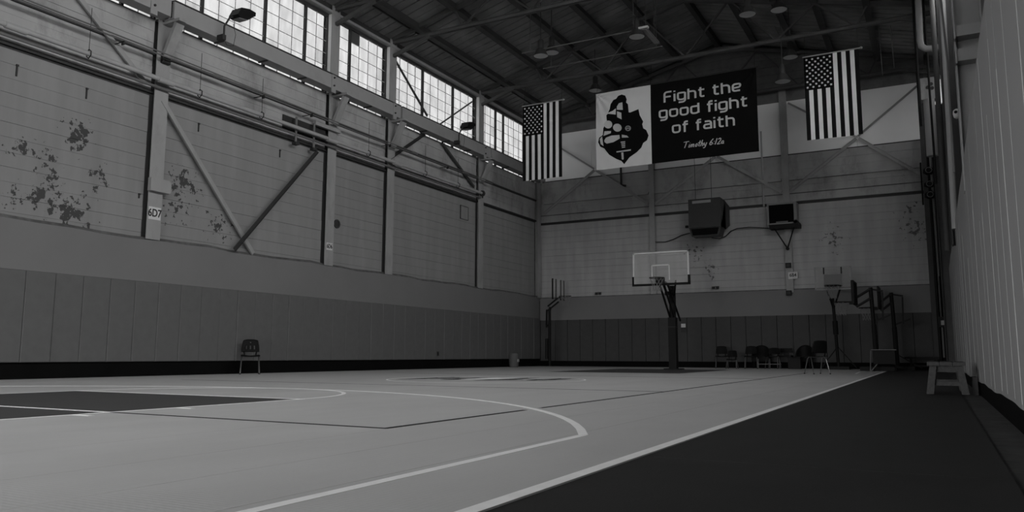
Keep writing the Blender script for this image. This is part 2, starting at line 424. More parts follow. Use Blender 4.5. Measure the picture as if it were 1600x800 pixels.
# plywood band with a ragged top edge, pads and black base
n = 60
top = [(YF+.2+(YB-.15-YF-.2)*i/n) for i in range(n+1)]
def ragged(y): return FT + .02*math.sin(y*1.7)+.012*math.sin(y*4.1+1)-.012
vs = []
for y in top: vs += [(XL+.10, y, PT), (XL+.10, y, ragged(y)), (XL-.02, y, ragged(y)+.015), (XL-.02, y, PT)]
fs = []
for i in range(n):
    for k in range(4):
        fs.append((i*4+k, i*4+(k+1) % 4, i*4+4+(k+1) % 4, i*4+4+k))
MB().add(vs, fs).build('plywood_band', m_foam, wall_left)
vs = []
for y in top: vs += [(XL+.085, y, ragged(y)+.005), (XL+.06, y, ragged(y)+.05+.02*math.sin(y*3.3)), (XL+.0, y, ragged(y)+.07), (XL, y, ragged(y)-.02)]
MB().add(vs, fs).build('ledge_strip', m_ledge, wall_left)
ps = [8.29, 8.84, 9.40, 9.97, 10.52, 11.08, 11.64, 12.18, 12.71, 13.24]
y = 13.24
while y < 28.8: y += .555; ps.append(y)
ps[-1] = 29.35
y = 8.29
while y > YF+.8: y -= .555; ps.insert(0, y)
pads = {}
for a, b in zip(ps, ps[1:]):
    if b < 4: continue
    off = random.uniform(-.008, .008)
    MB().cham(XL-.02, XL+.125+off, a+.002, b-.002, BT, PT, .012, 0).build('wall_pad', m_pad, wall_left)
MB().box(XL-.02, XL+.11, ps[0], 4.0, BT, PT).build('wall_pad', m_pad, wall_left)
struct(MB().box(XL-.02, XL+.06, YF+.1, YB-.03, -.015, BT).build('baseboard_left', m_black))

# windows of the left clerestory, one per bay
mull = {3: [11.92, 13.86, 15.30], 4: [17.15], 5: [20.87, 22.74], 6: [25.83, 26.45, 28.2], 2: [6.9, 8.6, 9.9]}
rows = [SILL, 7.79, 8.145, 8.50, 8.855, 9.21, 9.565, HEAD]
pane_cache = {}
def pane_mesh(w, h, m):
    key = (round(w, 3), round(h, 3), m.name)
    if key not in pane_cache:
        pane_cache[key] = MB().box(-.004, .004, -key[0]/2, key[0]/2, -key[1]/2, key[1]/2).mesh('pane', m)
    return pane_cache[key]
for wi, k in enumerate((2, 3, 4, 5, 6)):
    a, b = COLY[k]+.16, COLY[k+1]-.16
    X = XL-.06
    fr = MB().box(X-.03, X+.03, a, b, SILL-.03, SILL).box(X-.04, X+.05, a, b, HEAD, HEAD+.08)
    fr.box(X-.03, X+.03, a-.02, a+.03, SILL, HEAD).box(X-.03, X+.03, b-.03, b+.02, SILL, HEAD)
    win = struct(fr.build('window_%d' % (wi+1), m_sash))
    for ya, yb in ((a-.16, a-.02), (b+.02, b+.16)):
        MB().box(XL-.09, XL-.03, ya, yb, SILL-.03, HEAD+.08).build('jamb', m_whitep, win)
    MB().box(XL-.03, XL+.09, b+.02, b+.045, SILL, HEAD+.08).build('jamb', m_jamb, win)
    stops = [a]+mull[k]+[b]
    for y in mull[k]:
        MB().box(X-.035, X+.04, y-.032, y+.032, SILL, HEAD).build('mullion', m_sash, win)
    for s0, s1 in zip(stops, stops[1:]):
        nn = max(1, round((s1-s0)/.46)); w = (s1-s0)/nn
        for i in range(1, nn):
            MB().box(X-.012, X+.015, s0+w*i-.003, s0+w*i+.003, SILL, HEAD).build('muntin', m_munt, win)
        for i in range(nn):
            for r, (z0, z1) in enumerate(zip(rows, rows[1:])):
                yc, zc = s0+w*(i+.5), (z0+z1)/2
                q = random.random(); m = m_glass[0] if q < .50 else m_glass[1] if q < .72 else m_glass[3] if q < .95 else m_glass[2]
                if k == 4 and abs(yc-17.4) < .26 and r == 6: m = m_boarded
                o = link('pane', pane_mesh(w-.002, z1-z0-.002, m), win, (X, yc, zc))
                o.rotation_euler = (0, random.uniform(-.01, .01), random.uniform(-.012, .012))
    for z in rows[1:-1]:
        MB().box(X-.012, X+.015, a, b, z-.0028, z+.0028).build('muntin', m_munt, win)
# bays out of view behind the camera, plainly glazed
for wi, k in enumerate((0, 1)):
    a, b = COLY[k]+.16, COLY[k+1]-.16
    w = struct(MB().box(XL-.1, XL-.03, a-.02, a+.05, SILL, HEAD).box(XL-.1, XL-.03, b-.05, b+.02, SILL, HEAD).box(XL-.1, XL-.03, (a+b)/2-.03, (a+b)/2+.03, SILL, HEAD).build('window_%d' % (6+wi), m_sash))
    MB().box(XL-.07, XL-.06, a, b, SILL, HEAD).build('pane', m_glass[1], w)

# columns of the left wall
def hcol(name, label, x, y, w, z0, z1, face=1, m=None, ax='x', d=.30):
    """rolled H section, flange towards the hall; local origin on its base"""
    t = thing(name, label, 'column', (x, y, z0))
    h = z1-z0
    if ax == 'x':
        MB().box(-.02 if face > 0 else 0, 0 if face > 0 else .02, -w/2, w/2, 0, h).build('flange', m or m_steel, t)
        MB().box(-d*face, -.02*face, -.012, .012, 0, h).build('web', m or m_steel, t)
        MB().box(-d*face-.02, -d*face, -w/2, w/2, 0, h).build('flange', m or m_steel, t)
    else:
        MB().box(-w/2, w/2, 0, .02, 0, h).build('flange', m or m_steel, t)
        MB().box(-.012, .012, .02, d, 0, h).build('web', m or m_steel, t)
        MB().box(-w/2, w/2, d, d+.02, 0, h).build('flange', m or m_steel, t)
    return t
names = {2: 'grey steel wall column out at the left edge of the hall', 3: 'grey steel column on left wall with 6D7 plate, nearest the viewer',
         4: 'grey steel column on left wall with small 6D6 plate near its foot', 5: 'plain grey steel column just beyond the one marked 6D6',
         6: 'grey steel column on left wall where the long pipe ends', 7: 'grey steel column in the far left corner of the hall'}
cols = {}
for k in (2, 3, 4, 5, 6):
    cols[k] = hcol('steel_column', names[k], XL+.13, COLY[k], .34, 2.86, 10.25)
    # bracket that carries the crane girder
    MB().bar((.02, .02, 6.80-2.86), (.42, .02, 7.56-2.86), .20, .09, (1, 0, 0)).box(0, .52, -.07, .11, 7.59-2.86, 7.65-2.86).build('bracket', m_steel, cols[k])
cols[7] = hcol('steel_column', names[7], XL+.16, 29.24, .30, 2.8, 10.2)
MB().prism([(-.20, 0), (.28, 0), (.30, .05), (.30, .23), (.24, .28), (-.2, .28)], (.0, 0, 1.02), (0, 1, 0), (0, 0, 1), (.10, 0, 0)).build('collar', m_steel, cols[3])

# crane girders, one segment per bay
GX0, GX1 = -14.42, -14.10
gy = [-5.5, -.05, 5.4, 10.72, 19.0, 24.55, 29.2]
glab = ['far behind the photographer', 'behind the photographer', 'crossing the top left corner of the picture', 'running past the 6D6 column', 'with the small floodlight near its far end', 'ending at the far left corner']
for i in range(2, 6):
    a, b = gy[i]+.04, gy[i+1]-.04
    g = thing('crane_girder', 'grey riveted crane girder segment below the windows, '+glab[i], 'girder', ((GX0+GX1)/2, a, 7.655), 0, 'crane girder along the left wall')
    L_ = b-a
    MB().box(-.01, .01, 0, L_, .02, .40).box(-.16, .16, 0, L_, 0, .02).build('girder_web', m_girder, g)
    MB().box(.10, .16, 0, L_, .02, .38).build('face_plate', m_girder, g)
    MB().box(-.16, .18, 0, L_, .38, .41).build('top_flange', m_steeldk, g)
    for yy in ([L_-.5] if i != 3 else [L_*.62-.05, L_-.4]):
        MB().box(.155, .185, yy, yy+.16, -.12, .38).build('splice_plate', m_girder, g)
        for zz in (.08, .30):
            MB().lathe([(.025, 0), (.025, .03)], 8, (.185, yy+.08, zz), 0).build('bolt', m_steeldk, g)
    for j in range(1, int(L_/1.36)):
        MB().box(-.15, .15, j*1.36-.02, j*1.36+.02, -.03, .0).build('clip', m_steeldk, g)

# pipes and conduits of the left wall
def pipe(name, label, pts, r, m, cat='pipe', n=10):
    mb = MB().tube(pts, r, n); o = mb.build(name, m, smooth=True)
    return tag(o, label, cat)
PX = XL+.30
p = thing('steam_pipe', 'long pale pipe running along the left wall above head height', 'pipe', (PX, 0, 6.28))
MB().tube([(0, -1, 0), (0, 24.2, .03)], .05, 12).build('pipe_run', m_pipe, p, smooth=True)
for yy in (7.75, 10.9, 16.2, 19.2):
    MB().tube([(0, yy-.28, 0), (0, yy+.1, 0)], .064, 12).build('coupling', m_pipe, p, smooth=True)
for yy in (9.05, 11.7, 13.55, 17.7, 20.6, 22.6):
    hg = MB().tube([(0, yy, .06), (0, yy, .95)], .006, 5).tube([(.0, yy-.0, -.085), (.07, yy, -.03), (.07, yy, .05), (0, yy, .1), (-.07, yy, .05), (-.07, yy, -.03)], .012, 6, True)
    hg.build('pipe_hanger', m_steeldk, p)
v = MB().lathe([(.09, 0), (.11, .04), (.11, .1), (.05, .14)], 12, (0, 24.2, .03), 1)
v.tube([(0, 24.28, .03), (0, 24.28, -.14)], .03, 8).build('end_valve', m_steeldk, p)
tag(MB().tube([(XL+.20, 3, 6.13), (XL+.20, 24.3, 6.16)], .032, 8).build('lower_pipe', m_cond, smooth=True), 'thinner dark pipe just below the long pale pipe on left wall', 'pipe')
p = thing('conduit_run', 'pair of thin conduits along left wall above the pale pipe', 'conduit', (XL+.36, 0, 6.78))
for dz, dx in ((0, 0), (.05, .03)):
    MB().tube([(dx, 2, dz), (dx, 11, dz+.02), (dx, 17, dz-.02), (dx, 24.9, dz)], .016, 6).build('conduit', m_cond, p, smooth=True)
for yy in (12.1, 19.9, 23.0):
    MB().lathe([(.02, -.15), (.045, -.06), (.045, .06), (.02, .15)], 8, (.015, yy, .02), 1).build('coupling', m_cond, p)
for yy in (9.7, 13.5, 15.2, 18.6, 21.8):
    MB().box(-.3, .06, yy-.012, yy+.012, -.03, -.015).box(-.02, .06, yy-.012, yy+.012, -.09, -.01).build('clamp', m_steeldk, p)

def brace(label, a, b, m=None, w=.11, name='diagonal_brace', group=None):
    a, b = Vector(a), Vector(b); t = thing(name, label, 'brace', a, 0, group)
    d = b-a; nrm = Vector((1, 0, 0)) if abs(d.x) < 1 else Vector((0, 1, 0))
    side = d.normalized().cross(nrm)
    MB().bar((0, 0, 0), d, w, .014, nrm).build('angle_leg', m or m_steel, t)
    MB().bar(side*(w/2), d+side*(w/2), .05, .014, side).build('angle_leg', m or m_steel, t)
    return t
XB = XL+.12
def lp(u, v, x=XB): return at(u, v, 0, x)
brace('diagonal steel brace running down to the top of 6D7 column from upper left', lp(118, -12), lp(226, 128))
brace('long pale diagonal brace falling rightwards from the 6D7 column', lp(254, 156), lp(396, 396))
brace('dark diagonal rod rising rightwards to the 6D6 column', lp(366, 390, XL+.22), lp(496, 236, XL+.22), m_steeldk, .09)
brace('short dark brace rising from the second column past 6D6 toward the girder', lp(608, 248), lp(664, 209), m_steeldk, .09)
brace('dark brace dropping from the girder to the pipe-end column', lp(690, 222), lp(741, 292), m_truss, .10)
brace('dark diagonal brace across the third window from its upper left corner', lp(617, 92, XL+.1), lp(668, 181, XL+.1), m_truss, .07)
brace('thin rod across the lower right of the third window', lp(738, 159, XL+.1), lp(688, 194, XL+.1), m_truss, .04)
# small fittings on the left wall
def text_mesh(s, size, name):
    cu = bpy.data.curves.new(name, 'FONT'); cu.body = s; cu.size = size; cu.align_x = 'CENTER'; cu.align_y = 'CENTER'; cu.extrude = .002; cu.offset = size*.022
    o = bpy.data.objects.new(name, cu); C.objects.link(o); dg = bpy.context.evaluated_depsgraph_get()
    me = bpy.data.meshes.new_from_object(o.evaluated_get(dg)); bpy.data.objects.remove(o); bpy.data.curves.remove(cu); me.name = name
    return me
def plate_left(txt, label, y, z, w, h, ts):
    t = thing('number_plate', label, 'sign', (XL+.131, y, z-h/2))
    MB().box(0, .008, -w/2, w/2, 0, h).build('plate', m_sign, t)
    me = text_mesh(txt, ts, 'lettering'); me.materials.clear(); me.materials.append(m_ink)
    o = link('lettering', me, t, (.0095, 0, h/2), (math.radians(90), 0, math.radians(90))); o.scale = (.8, 1, 1)
q = at(233, 332, 0, XL+.13); plate_left('6D7', 'white 6D7 number plate on the nearest left wall column', COLY[3], q.z, .29, .27, .23)
q = at(508, 384, 0, XL+.13); plate_left('6D6', 'small white 6D6 number plate low on the second column', COLY[4], q.z, .24, .20, .16)
t = thing('junction_box', 'small dark electrical box high on the 6D7 column', 'box', (XL+.131, COLY[3]+.02, at(248, 97, 0, XL+.13).z))
MB().cham(0, .10, -.1, .1, 0, .2, .02, 0).build('body', m_steeldk, t)
MB().tube([(.05, 0, .2), (.05, 0, .38)], .015, 6).build('conduit', m_cond, t)
for i, (u, v, s, lb) in enumerate([(26, 110, .22, 'leftmost of all, near the picture edge'), (135, 146, .22, 'between the picture edge and the 6D7 column'), (310, 199, .20, 'just right of the long pale brace top'), (437, 240, .2, 'left of the 6D6 column top'), (516, 278, .12, 'right beside the 6D6 column'), (217, 306, .1, 'just left of the 6D7 plate')]):
    q = at(u, v, 0, XL)
    t = thing('wall_anchor', 'dark iron anchor strap on the left wall, '+lb, 'anchor', (XL, q.y, q.z-s/2), 0, 'anchor straps on the left wall')
    MB().box(-.005, .018, -.013, .013, 0, s).build('strap', m_steeldk, t)
    MB().box(0, .03, -.022, .022, s-.03, s).build('hook', m_steeldk, t)
q = at(526, 350, 0, XL)
t = thing('pipe_sleeve', 'round dark pipe sleeve in left wall right of 6D6 column', 'sleeve', (XL, q.y, q.z))
MB().lathe([(.10, -.02), (.125, .0), (.125, .03), (.085, .03), (.085, -.02)], 18, (0, 0, 0), 0).build('ring', m_core, t)
MB().lathe([(.084, -.01), (.084, .012)], 16, (0, 0, 0), 0).build('plug', m_steeldk, t)
q0, q1 = at(719, 320, 0, XL), at(731, 345, 0, XL)
t = thing('access_hatch', 'narrow framed access hatch in left wall near the pipe-end column', 'hatch', (XL+.01, (q0.y+q1.y)/2, q1.z))
hw, hh = abs(q1.y-q0.y)/2, q0.z-q1.z
MB().box(-.01, .008, -hw, hw, 0, hh).build('door_leaf', m_wall, t)
MB().box(-.01, .02, -hw, hw, hh-.03, hh).box(-.01, .02, -hw, hw, 0, .02).box(-.01, .02, -hw, -hw+.02, 0, hh).box(-.01, .02, hw-.02, hw, 0, hh).build('hatch_frame', m_ledge, t)
t = thing('pipe_manifold', 'cluster of pipe stubs and box tube left of the 6D6 column head', 'pipes', (XL+.17, 15.4, 6.2))
MB().bar((0, .15, .45), (.02, 1.15, .45), .09, .10).build('box_tube', m_steel, t)
for yy in (-.55, .12, ):
    MB().tube([(.02, yy, -.25), (.02, yy, .42)], .03, 8).build('pipe_stub', m_cond, t)
    MB().box(-.04, .09, yy-.07, yy+.07, -.33, -.26).build('clamp', m_steeldk, t)
MB().box(-.125, -.105, -.9, .7, .05, .42).build('opening', m_steeldk, t)
q = at(684, 553, 0, XL+.13)
t = thing('wall_outlet', 'tiny dark outlet plate on the left wall pads', 'outlet', (XL+.134, q.y, q.z-.06))
MB().box(0, .012, -.05, .05, 0, .14).build('plate', m_steeldk, t)
MB().box(.011, .016, -.02, .02, .03, .11).build('socket', m_blk, t)

# floodlights on the girder
def floodlight(label, u, v, x, rz, sc=1.0):
    q = at(u, v, 0, x)
    t = thing('floodlight', label, 'lamp', (-13.93, q.y-.25, 7.9), 0, None)
    dz = q.z-7.9; dy = .25
    MB().tube([(.0, -.15, -.25), (.0, -.15, .0), (.05, -.05, dz*.55), (x+13.93-.05, dy*.55, dz*.82), (x+13.93, dy, dz*.95)], .022*sc, 8).build('arm', m_steeldk, t, smooth=True)
    MB().box(-.17, .02, -.2, -.1, -.32, -.2).build('clamp', m_steeldk, t)
    hd = MB().prism([(-.25, -.06), (-.2, -.12), (.05, -.14), (.28, -.04), (.30, .04), (.12, .10), (-.12, .10)], (x+13.93-.14, dy, dz), (0, sc, .25*sc), (0, -.2*sc, sc), (.3*sc, 0, 0)).build('head', m_blk, t)
    MB().prism([(-.18, -.145), (.04, -.165), (.26, -.06), (.04, -.135), (-.18, -.118)], (x+13.93-.12, dy, dz), (0, sc, .25*sc), (0, -.2*sc, sc), (.24*sc, 0, 0)).build('lens', m_cond, hd)
    MB().tube([(0, -.15, -.3), (0, -.05, -.42), (.02, .12, -.38), (.04, .15, -.1), (.06, .05, .12)], .006, 5).build('cable', m_cable, t)
floodlight('black floodlight on curved arm over the nearest girder, left of picture', 377, 22, -13.85, 0, 1.0)
floodlight('black floodlight on curved arm over the girder near the left flag', 730, 196, -13.85, 0, 1.0)

# ------------------------------------------------------------------ back wall
BP, BF, BB = 1.88, 2.79, .22
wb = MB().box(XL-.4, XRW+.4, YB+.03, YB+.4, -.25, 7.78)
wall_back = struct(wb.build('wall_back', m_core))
BCX = [XL+.1, -9.56, -4.5, .25]
xs = [XL-.02, -9.56, -4.5, XRW]
for a, b in zip(xs, xs[1:]):
    for (z0, z1) in course_rows(2.70, 5.90, .2667):
        MB().box(a, b, YB+random.uniform(-.006, .006), YB+.035, z0+.003, z1-.003).build('concrete_course', m_wallb, wall_back)
    for (z0, z1) in course_rows(6.0, 7.74, .29):
        MB().box(a, b, YB-.03+random.uniform(-.005, .005), YB+.035, z0+.002, z1-.002).build('concrete_course', m_spandrel, wall_back)
    MB().box(a, b, YB-.035, YB+.03, 5.90, 5.995).build('ledge_shade_strip', m_steeldk, wall_back)
    MB().box(a, b, YB-.05, YB, 6.28, 6.31).build('ledge_shade_strip', m_ledge, wall_back)
    MB().box(a, b, YB-.05, YB+.1, 7.735, 7.765).build('ledge_shade_strip', m_steeldk, wall_back)
# white sheeting above, in sheets, then weathered boards up to the roof
sx = [XL, -12.15, -9.56, -7.05, -4.5, -2.05, XRW]
for a, b in zip(sx, sx[1:]):
    MB().box(a+.004, b-.004, YB, YB+.03, 7.77, 9.78).build('gable_sheet', m_gable, wall_back)
gb = MB().box(XL, XRW, YB+.02, YB+.06, 9.7, 10.3)
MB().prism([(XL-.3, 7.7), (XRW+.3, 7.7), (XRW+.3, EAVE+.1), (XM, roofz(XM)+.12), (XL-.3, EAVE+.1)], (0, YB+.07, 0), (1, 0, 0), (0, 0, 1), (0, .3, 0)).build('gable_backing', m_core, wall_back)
gb.build('gable_board', m_gabledark, wall_back)
for i in range(7):
    z0, z1 = 10.3+i*.3, 10.3+(i+1)*.3
    xa, xb = XL+(z0-EAVE)/SLOPE, XL+(min(z1, 12.42)-EAVE)/SLOPE
    ya = YB+.02
    if xb > XM: xb = XM
    vs = [(xa, ya, z0), (XM*2-xa, ya, z0), (XM*2-xb, ya, z1-.01), (xb, ya, z1-.01)]
    vs += [(x, y+.03, z) for x, y, z in vs]
    MB().add(vs, [(0,1,2,3), (4,7,6,5), (0,4,5,1), (1,5,6,2), (2,6,7,3), (3,7,4,0)]).build('gable_board', m_gabledark, wall_back)
bs = [-14.40]
x = -9.95-8*.5525
pb = [XL+.13]+[-9.93-.5525*k for k in range(7, 0, -1)]+[-9.93]
x = -9.93
while x < .0: x += .5465; pb.append(x)
pb[-1] = XR-.02
for a, b in zip(pb, pb[1:]):
    y1 = YB-.11+random.uniform(-.006, .006)
    MB().box(a+.008, b-.008, y1, YB+.02, BB, BP).build('wall_pad', m_padb, wall_back)
MB().box(XL+.1, XR, YB-.10, YB+.02, BP, BF).build('plywood_band', m_foamb, wall_back)
MB().box(XL+.1, XR, YB-.085, YB+.02, BF, BF+.035).build('ledge_strip', m_ledge, wall_back)
struct(MB().box(XL+.06, XR, YB-.07, YB+.02, -.015, BB).build('baseboard_back', m_black))
blab = {1: 'grey steel column on the back wall behind the glass backboard', 2: 'grey steel column on the back wall with the 6B4 plate'}
cb1 = hcol('steel_column', blab[1], -9.56, YB-.16, .22, BF+.02, 10.2, ax='y', d=.14)
cb2 = hcol('steel_column', blab[2], -4.5, YB-.16, .24, BF-.1, 10.2, ax='y', d=.14)
hcol('steel_column', 'dark steel column in the far right corner of the hall', .02, YB-.3, .22, .0, 10.2, ax='y', m=m_truss, d=.2)
# horizontal girt of the back wall
t = thing('wall_girt', 'horizontal pale girt across the back wall below the banner', 'girt', (XL+.3, YB-.12, 6.78))
for a, b in ((0, 4.6), (4.75, 9.65), (9.8, 14.2)):
    MB().box(a, b, 0, .08, 0, .09).build('girt_length', m_spandrel, t)
def bb(label, a, b, m=None, w=.10):
    brace(label, (a[0], YB-.17, a[1]), (b[0], YB-.17, b[1]), m or m_steel, w)
bb('back wall brace rising from far left corner to the banner', (-14.25, 6.37), (-11.95, 7.98))
bb('back wall brace falling from below banner to the middle column', (-11.9, 7.98), (-9.7, 6.37))
bb('back wall brace rising from middle column behind the banner foot', (-9.42, 6.36), (-7.0, 7.96), m_spandrel)
bb('back wall brace falling from the banner foot to the 6B4 column', (-6.95, 7.96), (-4.65, 6.36), m_spandrel)
bb('pale back wall brace rising from the 6B4 column to the right flag', (-4.36, 6.36), (-2.06, 8.02))
bb('back wall brace falling from the right flag to the right corner', (-2.0, 8.02), (.05, 6.37), m_spandrel)
bb('upper back wall brace left of the banner, behind the left flag', (-11.97, 8.05), (-14.3, 9.7), m_spandrel, .06)
bb('upper back wall brace right of the right flag, rising to the corner', (-2.0, 8.1), (-.05, 9.62), m_steel, .06)
bb('upper back wall brace left of the right flag under the roof', (-4.3, 9.65), (-2.1, 8.1), m_spandrel, .06)
# conduit, drain pipe, number plate, notice, small wall fittings
q0, q1 = at(1190, 230, 1, YB-.1), at(1190, 323, 1, YB-.1)
tag(MB().tube([(q0.x, YB-.12, q0.z+.6), (q0.x, YB-.12, q1.z)], .032, 8).build('wall_conduit', m_pipe, smooth=True), 'thin pale vertical conduit below right end of the banner', 'conduit')
q0, q1 = at(970, 262, 1, YB-.1), at(970, 290, 1, YB-.1)
tag(MB().tube([(q0.x, YB-.1, q0.z+.2), (q0.x, YB-.1, q1.z+.06), (q0.x+.05, YB-.1, q1.z), (q0.x+.2, YB-.1, q1.z-.03)], .045, 8).build('drain_pipe', m_steeldk, smooth=True), 'short black pipe with elbow below the knight emblem on back wall', 'pipe')
q = at(1239, 430, 1, YB-.17)
t = thing('number_plate', 'small pale 6B4 number plate on the back wall column', 'sign', (q.x, YB-.172, q.z-.13))
MB().box(-.16, .16, -.008, 0, 0, .24).build('plate', m_sign, t)
me = text_mesh('6B4', .17, 'lettering'); me.materials.clear(); me.materials.append(m_ink)
o = link('lettering', me, t, (0, -.0095, .13), (math.radians(90), 0, 0)); o.scale = (.9, 1, 1)
q = at(1068, 512, 1, YB-.12)
t = thing('wall_notice', 'small notice with a pale upper half on the back wall pads', 'notice', (q.x, YB-.118, q.z-.17))
MB().box(-.10, .10, -.02, 0, 0, .34).build('board', m_steeldk, t)
MB().box(-.085, .085, -.024, -.019, .18, .32).build('paper', m_sign, t)
for u, v, lb in ((935, 459, 'left of the glass backboard'), (1118, 450, 'right of the glass backboard')):
    q = at(u, v, 1, YB)
    t = thing('wall_vent', 'tiny dark twin vent just above plywood band, '+lb, 'vent', (q.x, YB-.05, q.z-.04))
    for dx in (-.12, .03): MB().box(dx, dx+.1, -.03, .04, 0, .09).build('vent_hole', m_steeldk, t)
    MB().box(-.13, .14, .0, .045, .085, .1).build('hood', m_ledge, t)
for u, v in ((1232, 415), (1233, 458)):
    q = at(u, v, 1, YB-.18)
    t = thing('electrical_box', 'small black box on the back wall column, '+('above' if v < 430 else 'below')+' the 6B4 plate', 'box', (q.x, YB-.165, q.z-.08))
    MB().box(-.09, .09, -.1, 0, 0, .17).build('body', m_blk, t)
    MB().box(-.06, .06, -.108, -.1, .03, .14).build('cover', m_steeldk, t)
# unit heaters
q = at(1106, 366, 1, 28.3)
t = thing('unit_heater', 'large dark box heater hung on the back wall left of the 6B4 column', 'heater', (q.x, 28.3, q.z))
a = at(1072, 312, 1, 28.0); b = at(1120, 307, 1, 28.0); hw = (b.x-a.x)/2; H = 1.28
MB().box(-hw-.05, hw-.02, -.3, .52, .22, H).build('casing', m_hunit, t)
MB().prism([(-hw-.05, 0), (hw-.02, 0), (hw-.1, -.30), (-hw+.03, -.30)], (0, .35, .22), (1, 0, 0), (0, 0, 1), (0, -.6, 0)).build('outlet_hood', m_hunit, t)
MB().prism([(-hw+.02, 0), (hw-.1, 0), (hw-.16, -.24), (-hw+.08, -.24)], (0, -.24, .19), (1, 0, 0), (0, 0, 1), (0, -.02, 0)).build('outlet', m_black, t)
MB().box(-hw+.1, hw-.35, -.305, -.298, H-.16, H-.06).build('vent_grille', m_girder, t)
MB().prism([(-.3, .22), (.52, .22), (1.19, .45), (1.19, H-.1), (.52, H)], (hw-.02, 0, 0), (0, 1, 0), (0, 0, 1), (-2*hw-.02, 0, 0)).build('rear_duct', m_hunit, t)
MB().lathe([(.05, 0), (.05, -.1)], 8, (-hw-.1, -.2, .3), 0).build('valve', m_blk, t)
for x_ in (-.5, 0.1): MB().tube([(x_, .3, H), (x_, .3, H+1.9)], .009, 5).build('hanger_rod', m_steeldk, t)
q = at(1222, 350, 1, 28.9)
t = thing('wall_fan_heater', 'smaller pale boxed heater with black opening on a triangular bracket', 'heater', (q.x, 28.9, q.z))
a = at(1194, 322, 1, 28.5); b = at(1240, 316, 1, 28.5); hw = (b.x-a.x)/2; H = .78
MB().box(-hw, hw, .0, .55, 0, .05).box(-hw, hw, 0, .55, H-.06, H).box(-hw, -hw+.05, 0, .55, .05, H-.06).box(hw-.09, hw, 0, .55, .05, H-.06).box(-hw, hw, .5, .55, 0, H).build('casing', m_hunit2, t)
MB().box(-hw+.05, hw-.09, .1, .13, .05, H-.06).build('grille', m_black, t)
MB().box(-hw+.3, hw-.3, -.01, .02, .06, .1).build('trim_bar', m_cond, t)
MB().box(-hw+.05, hw+.08, .0, .5, -.14, 0).build('tray', m_blk, t)
MB().prism([(0, 0), (.22, 0), (.12, .12), (.04, .12)], (hw-.12, 0, 0), (1, 0, 0), (0, 0, 1), (0, .3, 0)).build('motor', m_blk, t)
ft = at(1230, 388, 1, 29.2)-Vector((q.x, 28.9, q.z))
for sx_ in (-hw+.2, hw-.1):
    MB().tube([(sx_, .05, -.1), (ft.x, .38, ft.z)], .022, 6).build('bracket_leg', m_blk, t)
MB().lathe([(.06, 0), (.06, .09)], 10, (ft.x, .34, ft.z), 1).build('bracket_foot', m_blk, t)
def backcable(label, pts, r=.018):
    P = [at(u, v, 1, YB-.12) for u, v in pts]
    return tag(MB().tube(P, r, 6).build('power_cable', m_cable, smooth=True), label, 'cable')
backcable('black cable from middle column to the large heater', [(1021, 378), (1040, 378), (1052, 374), (1064, 368), (1078, 364)])
backcable('black cable looping from large heater to the smaller bracket heater', [(1104, 368), (1114, 372), (1124, 373), (1134, 369), (1142, 361), (1152, 357), (1170, 355), (1190, 356), (1208, 357)])

# ------------------------------------------------------------------ right wall
wr = MB().box(XRW, XRW+.3, YF-.3, YB+.3, -.25, SILL).box(XRW, XRW+.3, YF-.3, YB+.3, HEAD, 10.6)
wall_right = struct(wr.build('wall_right', m_dimwall))
for i, (a, b) in enumerate(zip(COLY, COLY[1:])):
    w = struct(MB().box(XRW+.03, XRW+.1, a-.1, a+.1, SILL, HEAD).box(XRW+.03, XRW+.1, (a+b)/2-.03, (a+b)/2+.03, SILL, HEAD).build('window_%d' % (8+i), m_sash))
    MB().box(XRW+.06, XRW+.065, a+.1, b-.1, SILL, HEAD).build('pane', m_glassR if b < 20 else m_glassG, w)
# padded lining: vinyl strips hung edge to edge, bottom edge wavy, over a black base
seams = [4.2, 4.9, 5.49, 5.95, 6.55, 7.07, 7.95, 8.42, 9.5, 10.57, 11.6, 13.1, 14.3, 15.05, 16.4, 17.71, 19.3, 21, 23, 25, 27, YB-.1]
seams = [YF+.2, -6, -2, 1, 2.4, 3.4]+seams
def wavy(y): return .15+.008*math.sin(y*2.1)+.004*math.sin(y*5.3+.7)
for a, b in zip(seams, seams[1:]):
    n = 4; off = random.uniform(-.0012, .0012); vs = []; fs = []
    for i in range(n+1):
        y = a+.0015+(b-a-.003)*i/n; bow = .0015*math.sin(math.pi*i/n)
        for z in (wavy(y), 1.0, 2.0, FT-.02+.01*math.sin(y*3)):
            vs += [(XR+off-bow, y, z)]
    m4 = 4
    for i in range(n):
        for k in range(3): fs.append((i*m4+k, i*m4+k+1, (i+1)*m4+k+1, (i+1)*m4+k))
    N_ = len(vs); vs2 = vs+[(XR+.06, y, z) for x, y, z in vs]; f2 = list(fs)+[tuple(N_+i for i in f[::-1]) for f in fs]
    per = [i*m4 for i in range(n+1)]+[n*m4+k for k in range(1, 4)]+[i*m4+3 for i in range(n-1, -1, -1)]+[2, 1]
    for i in range(len(per)): f2.append((per[i], per[(i+1) % len(per)], N_+per[(i+1) % len(per)], N_+per[i]))
    MB().add(vs2, f2).build('lining_panel', m_lining, wall_right, smooth=True)
for y in seams[4:-1]:
    z1 = random.choice((FT-.05, 2.2, 1.7, FT-.3))
    MB().box(XR-.002, XR+.01, y-.006, y+.006, wavy(y)+.03, z1).build('seam_tape', m_seam, wall_right)
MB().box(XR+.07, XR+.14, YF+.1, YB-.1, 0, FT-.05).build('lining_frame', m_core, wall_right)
struct(MB().box(XR+.01, XR+.07, YF+.1, YB-.1, -.016, .20).build('baseboard_right', m_black))
